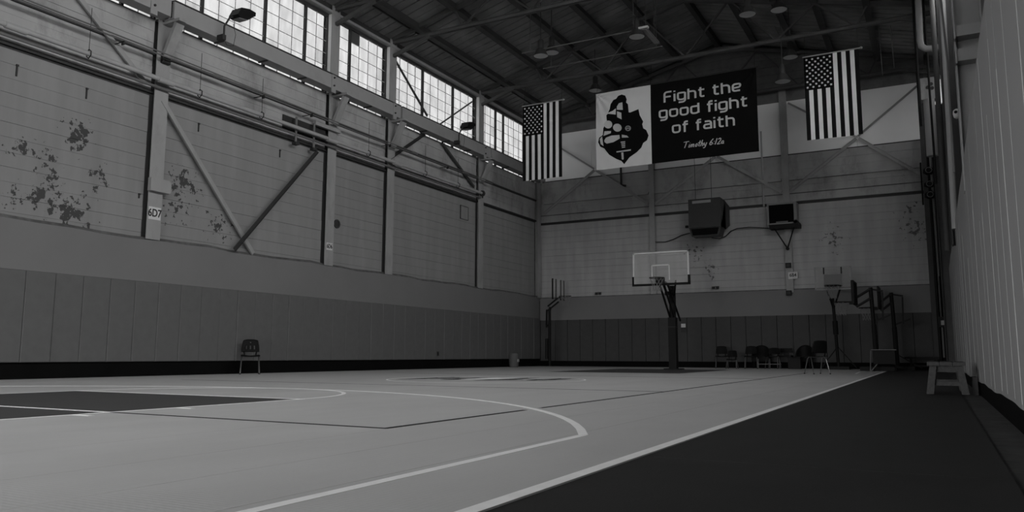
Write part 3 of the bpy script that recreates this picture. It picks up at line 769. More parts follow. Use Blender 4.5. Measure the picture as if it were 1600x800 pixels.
# dark edge cable sagging along the top of the lining
tag(MB().tube([(XR+.03, 3.5+.9*k, FT+.03+.02*math.sin(k*1.9)) for k in range(20)], .012, 6).build('edge_cable', m_cable, smooth=True), 'black cable lying along the top edge of the pale right-hand lining', 'cable')
# services above the lining on the right
t = thing('cross_tie', 'upper pale box beam above the right-hand lining', 'beam', (.43, 10.85, 4.40)); MB().box(0, .72, 0, .22, 0, .14).build('beam', m_steel, t); MB().box(-.02, .0, -.02, .24, -.03, .17).build('end_plate', m_steel, t)
t = thing('cross_tie', 'lower deeper pale box beam above the right-hand lining', 'beam', (.43, 10.85, 4.08)); MB().box(0, .72, 0, .22, 0, .16).build('beam', m_steel, t); MB().box(-.02, .0, -.02, .24, -.03, .18).build('end_plate', m_steel, t)
rl = {10.95: 'pale steel post beside the right-hand box beams', 16.3: 'steel column coloured dark for its shade, on right wall beyond the security camera', 24.47: 'dark steel column on right wall beside the switch box'}
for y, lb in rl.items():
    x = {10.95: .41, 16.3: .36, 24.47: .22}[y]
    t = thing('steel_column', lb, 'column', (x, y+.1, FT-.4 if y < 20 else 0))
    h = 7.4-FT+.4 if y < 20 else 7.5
    m = m_steel if y < 12 else m_truss  # column beyond the camera takes dark steel, its shade put in colour
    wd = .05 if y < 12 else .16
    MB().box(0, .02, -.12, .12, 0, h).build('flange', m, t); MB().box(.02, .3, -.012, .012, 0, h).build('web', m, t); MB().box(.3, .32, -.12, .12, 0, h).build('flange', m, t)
def rp(label, pts, r, m, name='service_pipe'):
    return tag(MB().tube(pts, r, 10).build(name, m, smooth=True), label, 'pipe')
rp('pale vertical pipe rising behind the top of the right-hand lining', [(.41, 15.9, 2.7), (.44, 15.9, 5.4), (.46, 15.9, 7.2)], .055, m_pipe)
rp('pale vertical pipe seen between and below the right-hand box beams', [(.56, 11.6, 2.8), (.56, 11.6, 6.6)], .05, m_pipe)
rp('thick pale pipe with elbow at the top right of the hall', [(.11, 22.9, 10.5), (.08, 22.9, 8.85), (.10, 22.9, 8.68), (.2, 22.9, 8.58), (.4, 22.9, 8.56), (.9, 22.9, 8.56)], .085, m_girder)
rp('black vertical pipe at the far right corner, left of the pair', [(.10, 28.6, -.01), (.10, 28.6, 9.5)], .045, m_blk)
rp('black vertical pipe at the far right corner, right of the pair', [(.27, 28.2, -.01), (.27, 28.2, 9.5)], .06, m_blk)
rp('grey conduit between the black pipes in the far right corner', [(.19, 28.4, .4), (.19, 28.4, 8.0)], .03, m_cond)
rp('grey stout cylinder pipe below the switch box on the right', [(.2, 24.0, 5.9), (.2, 24.0, 7.5)], .15, m_spandrel)
rp('dark conduit running up past the switch box', [(.24, 23.4, 5.0), (.22, 23.4, 10.6)], .03, m_blk)
rp('slim pale conduit left of the right-hand box beams', [(.36, 12.4, 3.0), (.37, 12.4, 4.6), (.30, 12.4, 6.8)], .016, m_cond)
rp('dark downpipe just left of the pale vertical pipe', [(.30, 17.5, 2.5), (.32, 17.5, 8.0)], .05, m_truss)
t = thing('switch_box', 'square grey electrical switch box high on the right wall', 'panel', (.02, 24.2, 7.52))
MB().cham(0, .46, -.2, .12, 0, .62, .02, 0).build('cabinet', m_spandrel, t)
for (dx, dz) in ((.18, .34), (.28, .30), (.26, .42)): MB().lathe([(.05, -.22), (.05, -.2)], 10, (dx, 0, dz), 1).build('gauge', m_steeldk, t)
q = at(1495, 180, 1, 12.6)
t = thing('security_camera', 'small white dome camera on the right wall above the lining', 'camera', (q.x, 12.6, q.z))
MB().lathe([(.02, .09), (.045, .07), (.05, .02), (.04, -.03), (.015, -.05)], 12).build('housing', m_whitep, t, smooth=True)
MB().lathe([(.022, -.055), (.022, -.045)], 10, (-.012, 0, .035), 1).build('lens', m_blk, t)
MB().box(.02, .2, -.02, .02, .06, .085).build('mount', m_whitep, t)
rp('black drop pipe left of the switch box, ending above the back wall brace', [(at(1439, 197, 1, 23.6).x, 23.6, at(1439, 197, 1, 23.6).z), (at(1439, 197, 1, 23.6).x, 23.6, 10.4)], .035, m_blk)
t = thing('valve_assembly', 'dark tangle of valves on the far right corner pipes', 'valve', (.0, 28.3, 5.6))
for (dz, rr) in ((0, .12), (.35, .10), (.8, .13)):
    MB().lathe([(rr*.5, -.16), (rr, -.08), (rr, .08), (rr*.5, .16)], 10, (.1, 0, dz), 0).build('valve_body', m_blk, t)
    MB().tube([(.1+.09*math.cos(k*.7), -.16, dz+.09*math.sin(k*.7)) for k in range(9)], .012, 5, True).build('hand_wheel', m_cond, t)
MB().tube([(-.12, 0, -.3), (-.12, 0, 1.1)], .03, 6).build('riser', m_blk, t)
t = thing('pull_box', 'dark fire alarm box low on the far right corner pipes', 'box', (.2, 28.17, 1.35))
MB().box(-.1, .1, -.12, 0, 0, .32).build('body', m_blk, t); MB().box(-.04, .05, -.128, -.12, .06, .2).build('label_plate', m_steel, t)
MB().tube([(0, -.06, .32), (0, -.06, 1.6)], .02, 6).build('conduit', m_blk, t)
q = at(1461, 462, 1, YB-.15)
t = thing('hose_reel', 'small round dark hose reel near the far right corner', 'reel', (q.x, YB-.13, q.z))
MB().lathe([(.13, -.1), (.13, -.07), (.06, -.07), (.06, -.03), (.13, -.03), (.13, 0)], 16, (0, 0, 0), 1).build('drum', m_ledge, t)
MB().lathe([(.03, -.14), (.03, .03)], 8, (0, 0, 0), 1).build('hub', m_steeldk, t)

# ------------------------------------------------------------------ wall behind the photographer, with open loading doors
wf = MB()
xs_ = [XL-.3]+[v for d in DOORS for v in d]+[XRW+.3]
for a, b in zip(xs_[::2], xs_[1::2]): wf.box(a, b, YF-.3, YF, -.25, DOOR_H)
wf.box(XL-.3, XRW+.3, YF-.3, YF, DOOR_H, 10.4)
vs = [(XL, YF, 10.4), (XRW, YF, 10.4), (XM, YF, 12.45)]; vs += [(x, y-.2, z) for x, y, z in vs]
wf.add(vs, [(0,1,2), (3,5,4), (0,3,4,1), (1,4,5,2), (2,5,3,0)])
struct(wf.build('wall_front', m_dimwall))
m_darkground = mat('dark_unseen_ground', .05, .9)
m_bounce = mat('pale_bounce_ground', .70, .9)
struct(MB().box(-90, 90, -90, YF-.31, -.4, -.3).box(XRW+.31, 90, YF-.31, 90, -.4, -.3).build('floor_light_block', m_darkground))  # unseen dark ground added so the openings throw little light upward
struct(MB().box(-90, XL-.41, YF-.31, 90, -.4, -.3).build('floor_light_bounce', m_bounce))  # unseen pale ground added to bounce light up to the left roof

# ------------------------------------------------------------------ roof
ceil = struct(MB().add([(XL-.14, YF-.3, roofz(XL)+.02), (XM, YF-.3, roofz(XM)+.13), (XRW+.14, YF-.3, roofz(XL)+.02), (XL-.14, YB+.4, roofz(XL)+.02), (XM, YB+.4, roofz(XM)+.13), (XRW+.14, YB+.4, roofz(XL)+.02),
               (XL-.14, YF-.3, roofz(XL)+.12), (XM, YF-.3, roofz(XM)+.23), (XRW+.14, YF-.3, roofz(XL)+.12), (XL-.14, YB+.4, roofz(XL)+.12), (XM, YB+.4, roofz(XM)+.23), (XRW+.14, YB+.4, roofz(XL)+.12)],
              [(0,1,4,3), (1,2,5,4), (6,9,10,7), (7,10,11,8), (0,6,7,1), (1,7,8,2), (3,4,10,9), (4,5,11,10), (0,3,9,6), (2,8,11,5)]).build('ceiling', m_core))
zL, zM = roofz(XL), roofz(XM)
def deck_mesh(xa, xb, w):
    za, zb = roofz(xa), roofz(xb)
    vs = [(xa, 0, za), (xb, 0, zb), (xb, w, zb), (xa, w, za)]; vs += [(x, y, z+.05) for x, y, z in vs]
    return MB().add(vs, [(0,1,2,3), (4,7,6,5), (0,4,5,1), (1,5,6,2), (2,6,7,3), (3,7,4,0)]).mesh('roof_panel', m_deck)
dm1, dm2 = deck_mesh(XL-.05, XM, .295), deck_mesh(XM, XRW+.05, .295)
y = 4.0
while y < YB-.3:
    for dm in (dm1, dm2): link('roof_panel', dm, ceil, (0, y, random.uniform(0, .006)))
    y += .342
MB().add([(XL, YF, zL), (XM, YF, zM), (XRW, YF, zL), (XL, 3.98, zL), (XM, 3.98, zM), (XRW, 3.98, zL)], [(0,1,4,3), (1,2,5,4)]).build('roof_panel', m_deck, ceil)
px = [-13.52, -12.2, -10.76, -9.56, -8.2]
for x in px+[2*XM-v for v in px]:
    z = roofz(x)
    MB().box(x-.05, x+.05, 4.0, YB-.05, z-.20, z-.005).build('purlin', m_purlin, ceil)
    MB().box(x-.10, x+.10, 4.0, YB-.05, z-.215, z-.20).build('purlin_flange', m_purlin, ceil)
MB().box(XM-.08, XM+.08, 4.0, YB-.05, zM-.26, zM-.0).build('ridge_beam', m_purlin, ceil)
z = roofz(-13.52)
MB().box(-13.84, -13.80, 4, YB-.05, z-.13, z-.09).build('purlin_tie', m_purlin, ceil)
for k in range(40):
    yy = 10+k*.48
    MB().box(-13.84, -13.5, yy, yy+.03, z-.12, z-.10).build('tie_strap', m_purlin, ceil) if k % 2 == 0 else None
# eave strut above the windows
struct(MB().box(XL-.02, XL+.14, YF, YB-.1, 10.02, 10.09).build('trim_1', m_steel))
struct(MB().box(XL-.08, XL+.02, YF, YB-.1, 10.09, 10.42).build('trim_2', m_purlin))
# trusses
CH = 10.18
tl = {5.4: 'sooty roof truss overhead, nearest the viewer', 10.85: 'sooty roof truss over the 6D7 column', 16.33: 'sooty roof truss over the 6D6 column', 19.02: 'sooty roof truss over the second column past 6D6', 24.47: 'sooty roof truss above the banner and flags', 29.1: 'sooty end truss against the back gable'}
for ty, lb in tl.items():
    t = thing('roof_truss', lb, 'truss', (XM, ty, CH-.1))
    h = XM-XL
    def T(x, z): return Vector((x-XM, 0, z-(CH-.1)))
    ch = MB()
    for dy in (-.05, .05): ch.box(-h+.1, h-.1, dy-.007, dy+.007, .04, .14).box(-h+.1, h-.1, min(dy, dy*1.9), max(dy, dy*1.9), .125, .14)
    ch.build('bottom_chord', m_trussw, t)
    for s in (-1, 1):
        MB().bar(Vector((s*(h-.1), 0, .2)), Vector((0, 0, roofz(XM)-CH-.2)), .13, .12, (0, 0, 1)).build('top_chord', m_trussw, t)
        MB().bar(Vector((s*(h-.13), 0, 9.74-CH+.1)), Vector((s*(h-1.5), 0, .06)), .10, .09).build('knee_brace', m_trussw, t)
        nodes = [(h-2.7, -12.2), (h-2.7, -10.76), (h-5.0, -10.76), (h-5.0, -8.2), (0.0, -8.2)]
        for (bx, tx) in nodes:
            xx = s*(XM-tx) if s > 0 else (tx-XM)
            MB().bar(Vector((s*bx, 0, .1)), Vector((abs(tx-XM)*s, 0, roofz(tx)-CH-.1)), .06, .05).build('web_member', m_trussw, t)
# light tie rods and strip light between the trusses
for (yy, x0, x1, lb) in ((21.05, -11.0, -7.1, 'nearer thin pale tie rod under the middle of the roof'), (22.57, -11.0, -6.9, 'farther thin pale tie rod under the middle of the roof')):
    tag(MB().tube([(x0, yy, 9.9), (x1, yy, 9.9)], .018, 6).tube([(x0+.3, yy, 9.9), (x0+.3, yy, roofz(x0+.3))], .012, 5).tube([(x1-.2, yy, 9.9), (x1-.2, yy, roofz(x1-.2))], .012, 5).build('tie_rod', m_cond, smooth=True), lb, 'rod')
t = thing('strip_light', 'unlit strip light hanging under the roof ridge', 'lamp', (-6.98, 21.0, 9.88))
MB().box(-.08, .08, 0, 1.25, 0, .05).build('housing', m_cond, t); MB().box(-.06, .06, .03, 1.2, -.02, 0).build('diffuser', m_girder, t)
MB().box(-.14, .14, -.04, .08, .0, .06).build('end_cap', m_lamp, t)
for yy in (.2, 1.0): MB().tube([(0, yy, .05), (0, yy, 1.9)], .008, 5).build('hanger_rod', m_cond, t)
# high-bay lamps
hb0 = None
for (u, v, z, lb) in [(862, 83, 9.9, 'right one of the close pair under the roof'), (845, 88, 9.7, 'left one of the close pair under the roof'), (995, 58, 9.7, 'beside the strip light'), (1168, 23, 9.9, 'near the top of the picture, above the banner'),
                      (1217, 16, 10.2, 'dim at the top of the picture, right of the banner'), (1223, 128, 8.6, 'low beside the right flag'), (1235, 90, 9.9, 'dim, just left of the right flag top'), (930, 142, 9.9, 'over the left top corner of the banner')]:
    q = at(u, v, 2, z)
    t = thing('high_bay_lamp', 'unlit round high bay lamp '+lb, 'lamp', q, 0, 'high bay lamps under the roof')
    if hb0 is None:
        hb0 = (MB().lathe([(.05, .55), (.09, .5), (.09, .25), (.13, .22), (.24, 0), (.23, 0), (.12, .2)], 18).mesh('reflector', m_lampb, True), MB().lathe([(.225, .012), (.225, .02)], 18).mesh('lens', m_lamp))
    link('reflector', hb0[0], t); link('lens', hb0[1], t)
    MB().tube([(0, 0, .55), (0, 0, roofz(q.x)-q.z)], .012, 6).build('stem', m_lampb, t)
# thin ropes hanging by the right flag
for (u, v0, v1, lb) in ((1375, -10, 118, 'left thin drop rod beside the right flag'), (1393, -10, 105, 'right thin drop rod beside the right flag')):
    a = at(u-6, v0, 1, 26.5); b = at(u+4, v1, 1, 26.5)
    tag(MB().tube([a, b], .014, 6).build('drop_rod', m_cond), lb, 'rod')
tag(MB().tube([at(1187, -5, 1, 26), at(1216, 52, 1, 27.5)], .022, 6).build('roof_conduit', m_cond), 'thin bright conduit sloping under the roof above the banner', 'conduit')

# ------------------------------------------------------------------ banner
BY = 24.28
tl_, br_ = at(930.5, 147, 1, BY), at(1186, 234, 1, BY)
bx0, bx1 = tl_.x, br_.x
bzt, bzb = at(1016, 133, 1, BY).z, at(1018, 256, 1, BY).z
bxm = (at(1016, 133, 1, BY).x+at(1019, 256, 1, BY).x)/2
ban = thing('wall_banner', 'wide banner with white knight half and black half reading Fight the good fight of faith', 'banner', ((bx0+bx1)/2, BY, bzb))
def drape(x, z):
    s = (x-bx0)/(bx1-bx0); t_ = (z-bzb)/(bzt-bzb)
    w = .012*math.sin(s*9+t_*2)+.006*math.sin(s*19-t_*5)
    d0 = math.hypot(s*2.1, 1-t_); a0 = math.atan2(1-t_, s*2.1+1e-6)
    w += .028*math.exp(-d0*2.2)*math.sin(a0*13)
    d1 = math.hypot((1-s)*2.1, 1-t_); a1 = math.atan2(1-t_, (1-s)*2.1+1e-6)
    w += .03*math.exp(-d1*1.8)*math.sin(a1*13)
    return w
bo = Vector(ban.location)
def cloth(x0, x1, z0, z1, nx, nz, m, name, fn, off=0, par=None, org=None):
    vs = [(x0+(x1-x0)*i/nx-org.x, fn(x0+(x1-x0)*i/nx, z0+(z1-z0)*j/nz)+off, z0+(z1-z0)*j/nz-org.z) for i in range(nx+1) for j in range(nz+1)]
    fs = [(i*(nz+1)+j, (i+1)*(nz+1)+j, (i+1)*(nz+1)+j+1, i*(nz+1)+j+1) for i in range(nx) for j in range(nz)]
    o = MB().add(vs, fs).build(name, m, par)
    md = o.modifiers.new('thickness', 'SOLIDIFY'); md.thickness = .004; md.offset = 0
    return o
cloth(bx0, bxm, bzb, bzt, 40, 50, m_white, 'emblem_panel', drape, 0, ban, bo)
cloth(bxm, bx1, bzb, bzt, 70, 50, m_dark, 'text_panel', drape, 0, ban, bo)
MB().tube([(bx0-bo.x-.05, 0, bzt-bo.z+.02), (bx1-bo.x+.05, 0, bzt-bo.z+.02)], .02, 8).build('top_rod', m_steeldk, ban)
for xx in (bx0+.05, bxm, bx1-.05): MB().tube([(xx-bo.x, 0, bzt-bo.z), (xx-bo.x, .15, CH-.05-bo.z)], .006, 5).build('hanging_cord', m_cable, ban)
def flatmesh(name, vs2, fs, m, off):
    """flat print laid on the banner: vs2 are world (x, z)"""
    me = MB().add([(x, 0, z) for x, z in vs2], fs).mesh(name, m)
    bm = bmesh.new(); bm.from_mesh(me)
    for _ in range(4):
        long_ = [e for e in bm.edges if e.calc_length() > .11]
        if not long_: break
        bmesh.ops.subdivide_edges(bm, edges=long_, cuts=1); bmesh.ops.triangulate(bm, faces=bm.faces)
    for v in bm.verts: v.co = (v.co.x-bo.x, drape(v.co.x, v.co.z)-off, v.co.z-bo.z)
    bm.to_mesh(me); bm.free()
    return link(name, me, ban)
def rounded(pts, r, closed=False, k=4):
    out = []; n = len(pts)
    for i, (x, y) in enumerate(pts):
        if (i == 0 or i == n-1) and not closed: out.append((x, y)); continue
        p0, p1, p2 = Vector(pts[i-1]), Vector((x, y)), Vector(pts[(i+1) % n])
        d0, d2 = p0-p1, p2-p1; rr = min(r, d0.length/2, d2.length/2)
        if rr < 1e-3: out.append((x, y)); continue
        a, b = p1+d0.normalized()*rr, p1+d2.normalized()*rr
        for j in range(k+1):
            t = j/k; out.append(tuple(a*(1-t)**2+p1*2*t*(1-t)+b*t*t))
    return out
def ribbon(pts, w, closed=False):
    P = [Vector(p) for p in pts]; n = len(P); L_, R_ = [], []
    for i in range(n):
        a = P[i-1] if (i > 0 or closed) else P[i]; b = P[(i+1) % n] if (i < n-1 or closed) else P[i]
        d = (b-a)
        d = d.normalized() if d.length > 1e-9 else Vector((1, 0))
        nn = Vector((-d.y, d.x))*w/2; L_.append(P[i]+nn); R_.append(P[i]-nn)
    vs = [tuple(p) for p in L_+R_]; fs = [(i, (i+1) % n, n+(i+1) % n, n+i) for i in range(n if closed else n-1)]
    return vs, fs
# square-shouldered letters drawn as strokes; x-height = 1
O_ = [(.42, 1), (0, 1), (0, 0), (.85, 0), (.85, 1)]
G = {'o': (.85, [(O_, 1)]), 'g': (.85, [(O_, 1), ([(.85, 1), (.85, -.38), (.08, -.38)], 0)]), 'd': (.85, [(O_, 1), ([(.85, 0), (.85, 1.42)], 0)]),
     'h': (.82, [([(0, -.11), (0, 1.42)], 0), ([(0, 1), (.82, 1), (.82, -.11)], 0)]), 'i': (0.0, [([(0, -.11), (0, 1.0)], 0), ([(0, 1.25), (0, 1.45)], 0)]),
     't': (.62, [([(.2, 1.38), (.2, 0), (.66, 0)], 0), ([(-.05, 1), (.66, 1)], 0)]),
     'e': (.85, [([(0, .48), (.85, .48), (.85, 1), (0, 1), (0, 0), (.82, 0)], 0)]),
     'f': (.55, [([(.6, 1.4), (.2, 1.4), (.2, -.11)], 0), ([(-.05, 1), (.6, 1)], 0)]),
     'a': (.82, [([(.08, 1), (.82, 1), (.82, -.11)], 0), ([(.82, .55), (0, .55), (0, 0), (.82, 0)], 0)]),
     'F': (.8, [([(0, -.11), (0, 1.4), (.85, 1.4)], 0), ([(0, .7), (.76, .7)], 0)]), ' ': (.25, [])}
K = {'T': (.55, [[(-.12, .98), (.2, 1.02), (.62, 1.04)], [(.28, 1.0), (.2, .5), (.1, 0)]]), 'i': (.1, [[(.08, .5), (0, .05), (.1, .0)], [(.12, .72), (.13, .76)]]),
     'm': (.55, [[(.08, .48), (0, 0)], [(.05, .3), (.2, .5), (.26, .42), (.2, 0)], [(.24, .3), (.4, .5), (.46, .42), (.42, .05), (.52, 0)]]),
     'o': (.3, [[(.2, .5), (.05, .35), (.02, .1), (.12, 0), (.26, .12), (.28, .38), (.2, .5)]]), 't': (.22, [[(.2, .95), (.08, .1), (.18, 0)], [(-.05, .6), (.32, .66)]]),
     'h': (.32, [[(.18, 1.0), (0, 0)], [(.05, .28), (.2, .5), (.3, .42), (.24, .05), (.32, 0)]]), 'y': (.3, [[(.06, .5), (.02, .15), (.12, .05), (.26, .2)], [(.34, .5), (.2, -.2), (.05, -.38), (-.05, -.28)]]),
     '6': (.42, [[(.42, 1.0), (.15, .6), (.02, .25), (.1, .02), (.28, .05), (.38, .28), (.26, .48), (.06, .32)]]), ':': (.12, [[(.02, .12), (.03, .18)], [(.08, .52), (.09, .58)]]),
     '1': (.15, [[(.16, 1.0), (0, 0)]]), '2': (.42, [[(.1, .8), (.28, 1.0), (.44, .85), (.34, .5), (0, .0), (.42, .05)]]), 'a': (.34, [[(.3, .45), (.12, .48), (0, .2), (.08, 0), (.24, .12), (.3, .45), (.26, .05), (.36, 0)]]), ' ': (.22, [])}
def write(text, x0, x1, zb, sy, font, w, gap, slant=0.0, r=.36):
    adv = 0; items = []
    for ch in text:
        wd, strokes = font[ch]; items.append((adv, strokes)); adv += wd+gap
    adv -= gap; k = (x1-x0)/adv; vs = []; fs = []
    for a, strokes in items:
        vs = []; fs = []
        for s in strokes:
            pts, cl = s if isinstance(s, tuple) else (s, 0)
            pts = rounded(pts, r, bool(cl), 5); v_, f_ = ribbon(pts, w, bool(cl))
            n = len(vs); vs += [(x0+(a+x+slant*y)*k, zb+y*sy) for x, y in v_]; fs += [tuple(i+n for i in f) for f in f_]
        if vs: flatmesh('letter', vs, fs, m_letter, .009)
def bp_(x, y): return at(1010+x/5.717, 110+y/5.717, 1, BY)
def line(text, xl, yl, xr, yr, xh, font, w, gap, slant=0, r=.36):
    a, b = bp_(xl, yl), bp_(xr, yr)
    write(text, a.x, b.x, (a.z+b.z)/2, xh, font, w, gap, slant, r)
px_m = (bx1-bx0)/ (1186-930.5)           # metres per picture pixel on the banner
xh = 62/5.717*px_m
line('Fight the', 164, 282, 840, 178, xh, G, .24, .40)
line('good fight', 122, 428, 898, 313, xh, G, .24, .40)
line('of faith', 238, 560, 781, 482, xh, G, .24, .40)
line('Timothy 6:12a', 336, 697, 690, 650, 50/5.717*px_m*1.05, K, .12, .10, .12, .12)
# knight emblem, drawn as flat shapes
def ep(x, y):
    q = at(920+x*.1875, 120+y*.1875, 1, BY); return (q.x, q.z)
from mathutils.geometry import tessellate_polygon
def shape(polys, m, off, name):
    vs, fs = [], []
    for P in polys:
        pts = [ep(*p) for p in P]; n = len(vs); vs += pts
        for tri in tessellate_polygon([[Vector((x, z, 0)) for x, z in pts]]): fs.append(tuple(n+i for i in tri))
    flatmesh(name, vs, fs, m, off)
def ell(cx, cy, rx, ry, rot=0, n=16): 
    c, s = math.cos(math.radians(rot)), math.sin(math.radians(rot))
    return [(cx+rx*math.cos(t)*c-ry*math.sin(t)*s, cy+rx*math.cos(t)*s+ry*math.sin(t)*c) for t in [2*math.pi*k/n for k in range(n)]]
shape([[(160, 300), (176, 270), (182, 225), (205, 195), (230, 185), (245, 160), (275, 148), (305, 158), (318, 190), (312, 215), (328, 230), (332, 295), (345, 297), (415, 270), (425, 320), (455, 375), (446, 395), (455, 430), (480, 445), (500, 490), (487, 530), (455, 553), (440, 590), (400, 630), (340, 670), (295, 728), (270, 700), (230, 685), (170, 650), (140, 612), (130, 598), (95, 582), (78, 545), (86, 508), (118, 485), (122, 430), (150, 370), (145, 320), (158, 308), (226, 316), (226, 262), (200, 285)]], m_dark, .009, 'emblem')
shape([[(234, 248), (252, 222), (282, 214), (284, 276), (234, 275)], [(236, 288), (272, 300), (275, 356), (238, 338)], ell(162, 398, 34, 33, -35), ell(238, 424, 37, 33, 15),
       [(132, 455), (186, 452), (184, 470), (124, 494)], [(130, 530), (145, 508), (190, 490), (255, 484), (258, 514), (205, 545), (150, 558), (132, 545)], [(275, 482), (318, 490), (334, 506), (275, 507)],
       [(92, 520), (112, 496), (118, 540), (124, 578), (100, 562)],
       [(265, 541), (303, 537), (303, 545), (265, 549)], [(270, 555), (303, 551), (303, 559), (270, 563)], [(272, 570), (303, 566), (303, 574), (272, 578)], [(275, 585), (303, 581), (303, 588), (275, 592)],
       [(230, 621), (352, 604), (350, 616), (230, 631)], [(270, 632), (288, 629), (291, 686), (283, 692), (275, 686)]], m_letter, .016, 'emblem_highlight')
shape([ell(328, 430, 25, 23)], m_girder, .016, 'emblem_highlight')
shape([[(312, 424), (328, 416), (344, 424), (338, 428), (328, 422), (318, 428)], [(318, 436), (338, 434), (340, 442), (320, 446)]], m_dark, .023, 'emblem_mark')

# ------------------------------------------------------------------ flags
def flag(label, uTL, uTR, uBL, uBR, name='hanging_flag'):
    FY = 24.3
    a, b, c, d = [at(*p, 1, FY) for p in (uTL, uTR, uBL, uBR)]
    zt = (a.z+b.z)/2; zb = (c.z+d.z)/2; x0, x1 = (a.x+c.x)/2, (b.x+d.x)/2
    t = thing(name, label, 'flag', ((x0+x1)/2, FY, zb)); o = Vector(t.location)
    ph = x0*3
    def fn(x, z):
        s = (x-x0)/(x1-x0); q = (zt-z)/(zt-zb)
        return .02*q*math.sin(s*6+ph)+.008*math.sin(s*13+ph+q*1.5)*(.3+q)
    w = (x1-x0)/13; zu = zt-(zt-zb)*.405; xu = x0+7*w
    # stripes are printed cloth strips; the union covers the top of the seven left ones
    for k in range(13):
        m = m_red if k % 2 == 0 else m_wst
        cloth(x0+k*w, x0+(k+1)*w, zb, zu if k < 7 else zt, 2, 18, m, 'stripe', fn, 0, t, o)
    cloth(x0, xu, zu, zt, 8, 10, m_dark, 'star_field', fn, 0, t, o)
    vs, fs = [], []
    for i in range(11):
        cols_ = 5 if i % 2 == 0 else 4
        for j in range(cols_):
            cx = x0+(xu-x0)*((j*2+(1 if i % 2 == 0 else 2))/10); cz = zt-(zt-zu)*(i+1)/12
            n = len(vs); R_ = .042
            for k in range(10):
                ang = math.pi/2+k*math.pi/5+math.pi/2; rr = R_ if k % 2 == 0 else R_*.45
                xx, zz = cx+rr*math.cos(ang), cz+rr*math.sin(ang); vs.append((xx-o.x, fn(xx, zz)-.008, zz-o.z))
            vs.append((cx-o.x, fn(cx, cz)-.008, cz-o.z))
            fs += [(n+k, n+(k+1) % 10, n+10) for k in range(10)]
    MB().add(vs, fs).build('stars', m_wst, t)
    MB().tube([(x0-o.x-.03, 0, zt-o.z+.015), (x1-o.x+.05, 0, zt-o.z+.015)], .022, 8).build('flag_rod', m_pipe, t)
    MB().lathe([(.01, -.04), (.035, -.02), (.04, 0), (.035, .02), (.01, .04)], 10, (x1-o.x+.07, 0, zt-o.z+.015), 0).build('finial', m_pipe, t)
    for xx in (x0+.03, x1-.02): MB().tube([(xx-o.x, 0, zt-o.z+.02), (xx-o.x, .15, CH-.05-o.z)], .005, 5).build('hanging_cord', m_cable, t)
flag('striped flag with stars hanging vertically left of the banner', (815, 166), (877, 158), (819, 282), (879, 277))
flag('striped flag with stars hanging vertically right of the banner', (1253.5, 91), (1340.5, 76), (1263, 216), (1349.5, 213))

# ------------------------------------------------------------------ basketball goals
def net(mb, c, r, h, ax=None):
    n = 10
    rings = [(r, 0), (r*.85, -h*.25), (r*.66, -h*.5), (r*.55, -h*.75), (r*.6, -h)]
    for k in range(n):
        for s in (1, -1):
            pts = [(c[0]+rr*math.cos(2*math.pi*(k+s*.5*i)/n), c[1]+rr*math.sin(2*math.pi*(k+s*.5*i)/n), c[2]+z) for i, (rr, z) in enumerate(rings)]
            mb.tube(pts, .0045, 4, caps=False)
    return mb
m_board, t_, N, L, B = nt('clear_acrylic')
B.inputs['Base Color'].default_value = grey(.75); B.inputs['Roughness'].default_value = .12; B.inputs['Alpha'].default_value = .13; B.inputs['Specular IOR Level'].default_value = .6
m_frost, t_, N, L, B = nt('hazy_acrylic')
B.inputs['Base Color'].default_value = grey(.25); B.inputs['Roughness'].default_value = .5; B.inputs['Alpha'].default_value = .4
# main goal in front of the back wall
g = thing('basketball_goal', 'main in-ground basketball goal with glass backboard and padded pole', 'goal', (-7.57, 25.2, 0))
MB().cham(-.125, .125, -.14, .12, .03, 1.68, .03, 1).build('pole_pad', m_blk2, g)
MB().box(-.13, .13, -.146, .125, 1.36, 1.385).build('pad_strap', m_steeldk, g)
MB().box(-.26, .26, -.3, .3, 0, .03).build('base_plate', m_blk2, g)
MB().box(-.085, .085, -.09, .09, .03, 2.72).build('pole', m_blk2, g)
for dx in (-.07, .07):
    MB().bar((dx, -1.12, 2.70), (dx, -.1, 1.70), .045, .06).build('lower_arm', m_blk2, g)
    MB().bar((dx, -.72, 2.72), (dx, .62, 1.60), .045, .06).build('upper_arm', m_blk2, g)
MB().bar((.02, -.75, 2.42), (.02, .05, 2.50), .09, .12).build('cross_link', m_blk2, g)
MB().bar((.12, -1.1, 2.75), (.0, .02, 2.55), .05, .05).build('strut', m_blk2, g)
MB().bar((.45, -1.1, 2.78), (.06, .05, 2.40), .045, .045).build('strut', m_blk2, g)
bz0, bz1, by = 2.69, 3.72, -1.2
bd = MB().box(-.90, .90, by-.006, by+.006, bz0+.03, bz1-.02).build('backboard', m_board, g)
MB().box(-.915, .915, by-.02, by+.03, bz1-.045, bz1).box(-.915, -.87, by-.02, by+.03, bz0, bz1).box(.87, .915, by-.02, by+.03, bz0, bz1).build('board_frame', m_whitep, g)
MB().box(-.30, .30, by-.012, by-.007, bz0+.58, bz0+.62).box(-.30, -.265, by-.012, by-.007, bz0+.12, bz0+.62).box(.265, .30, by-.012, by-.007, bz0+.12, bz0+.62).build('target_square', m_whitep, g)
MB().box(-.94, .94, by-.035, by+.045, bz0-.045, bz0+.02).box(-.94, -.875, by-.035, by+.045, bz0, bz0+.26).box(.875, .94, by-.035, by+.045, bz0, bz0+.26).build('edge_padding', m_blk2, g)
rz = 2.85
MB().box(-.13, .13, by-.16, by-.012, rz-.17, rz+.03).build('rim_mount', m_blk2, g)
MB().tube([(.228*math.cos(k*math.pi/12), by-.40+.228*math.sin(k*math.pi/12), rz) for k in range(24)], .013, 8, True).build('rim', m_steeldk, g, smooth=True)
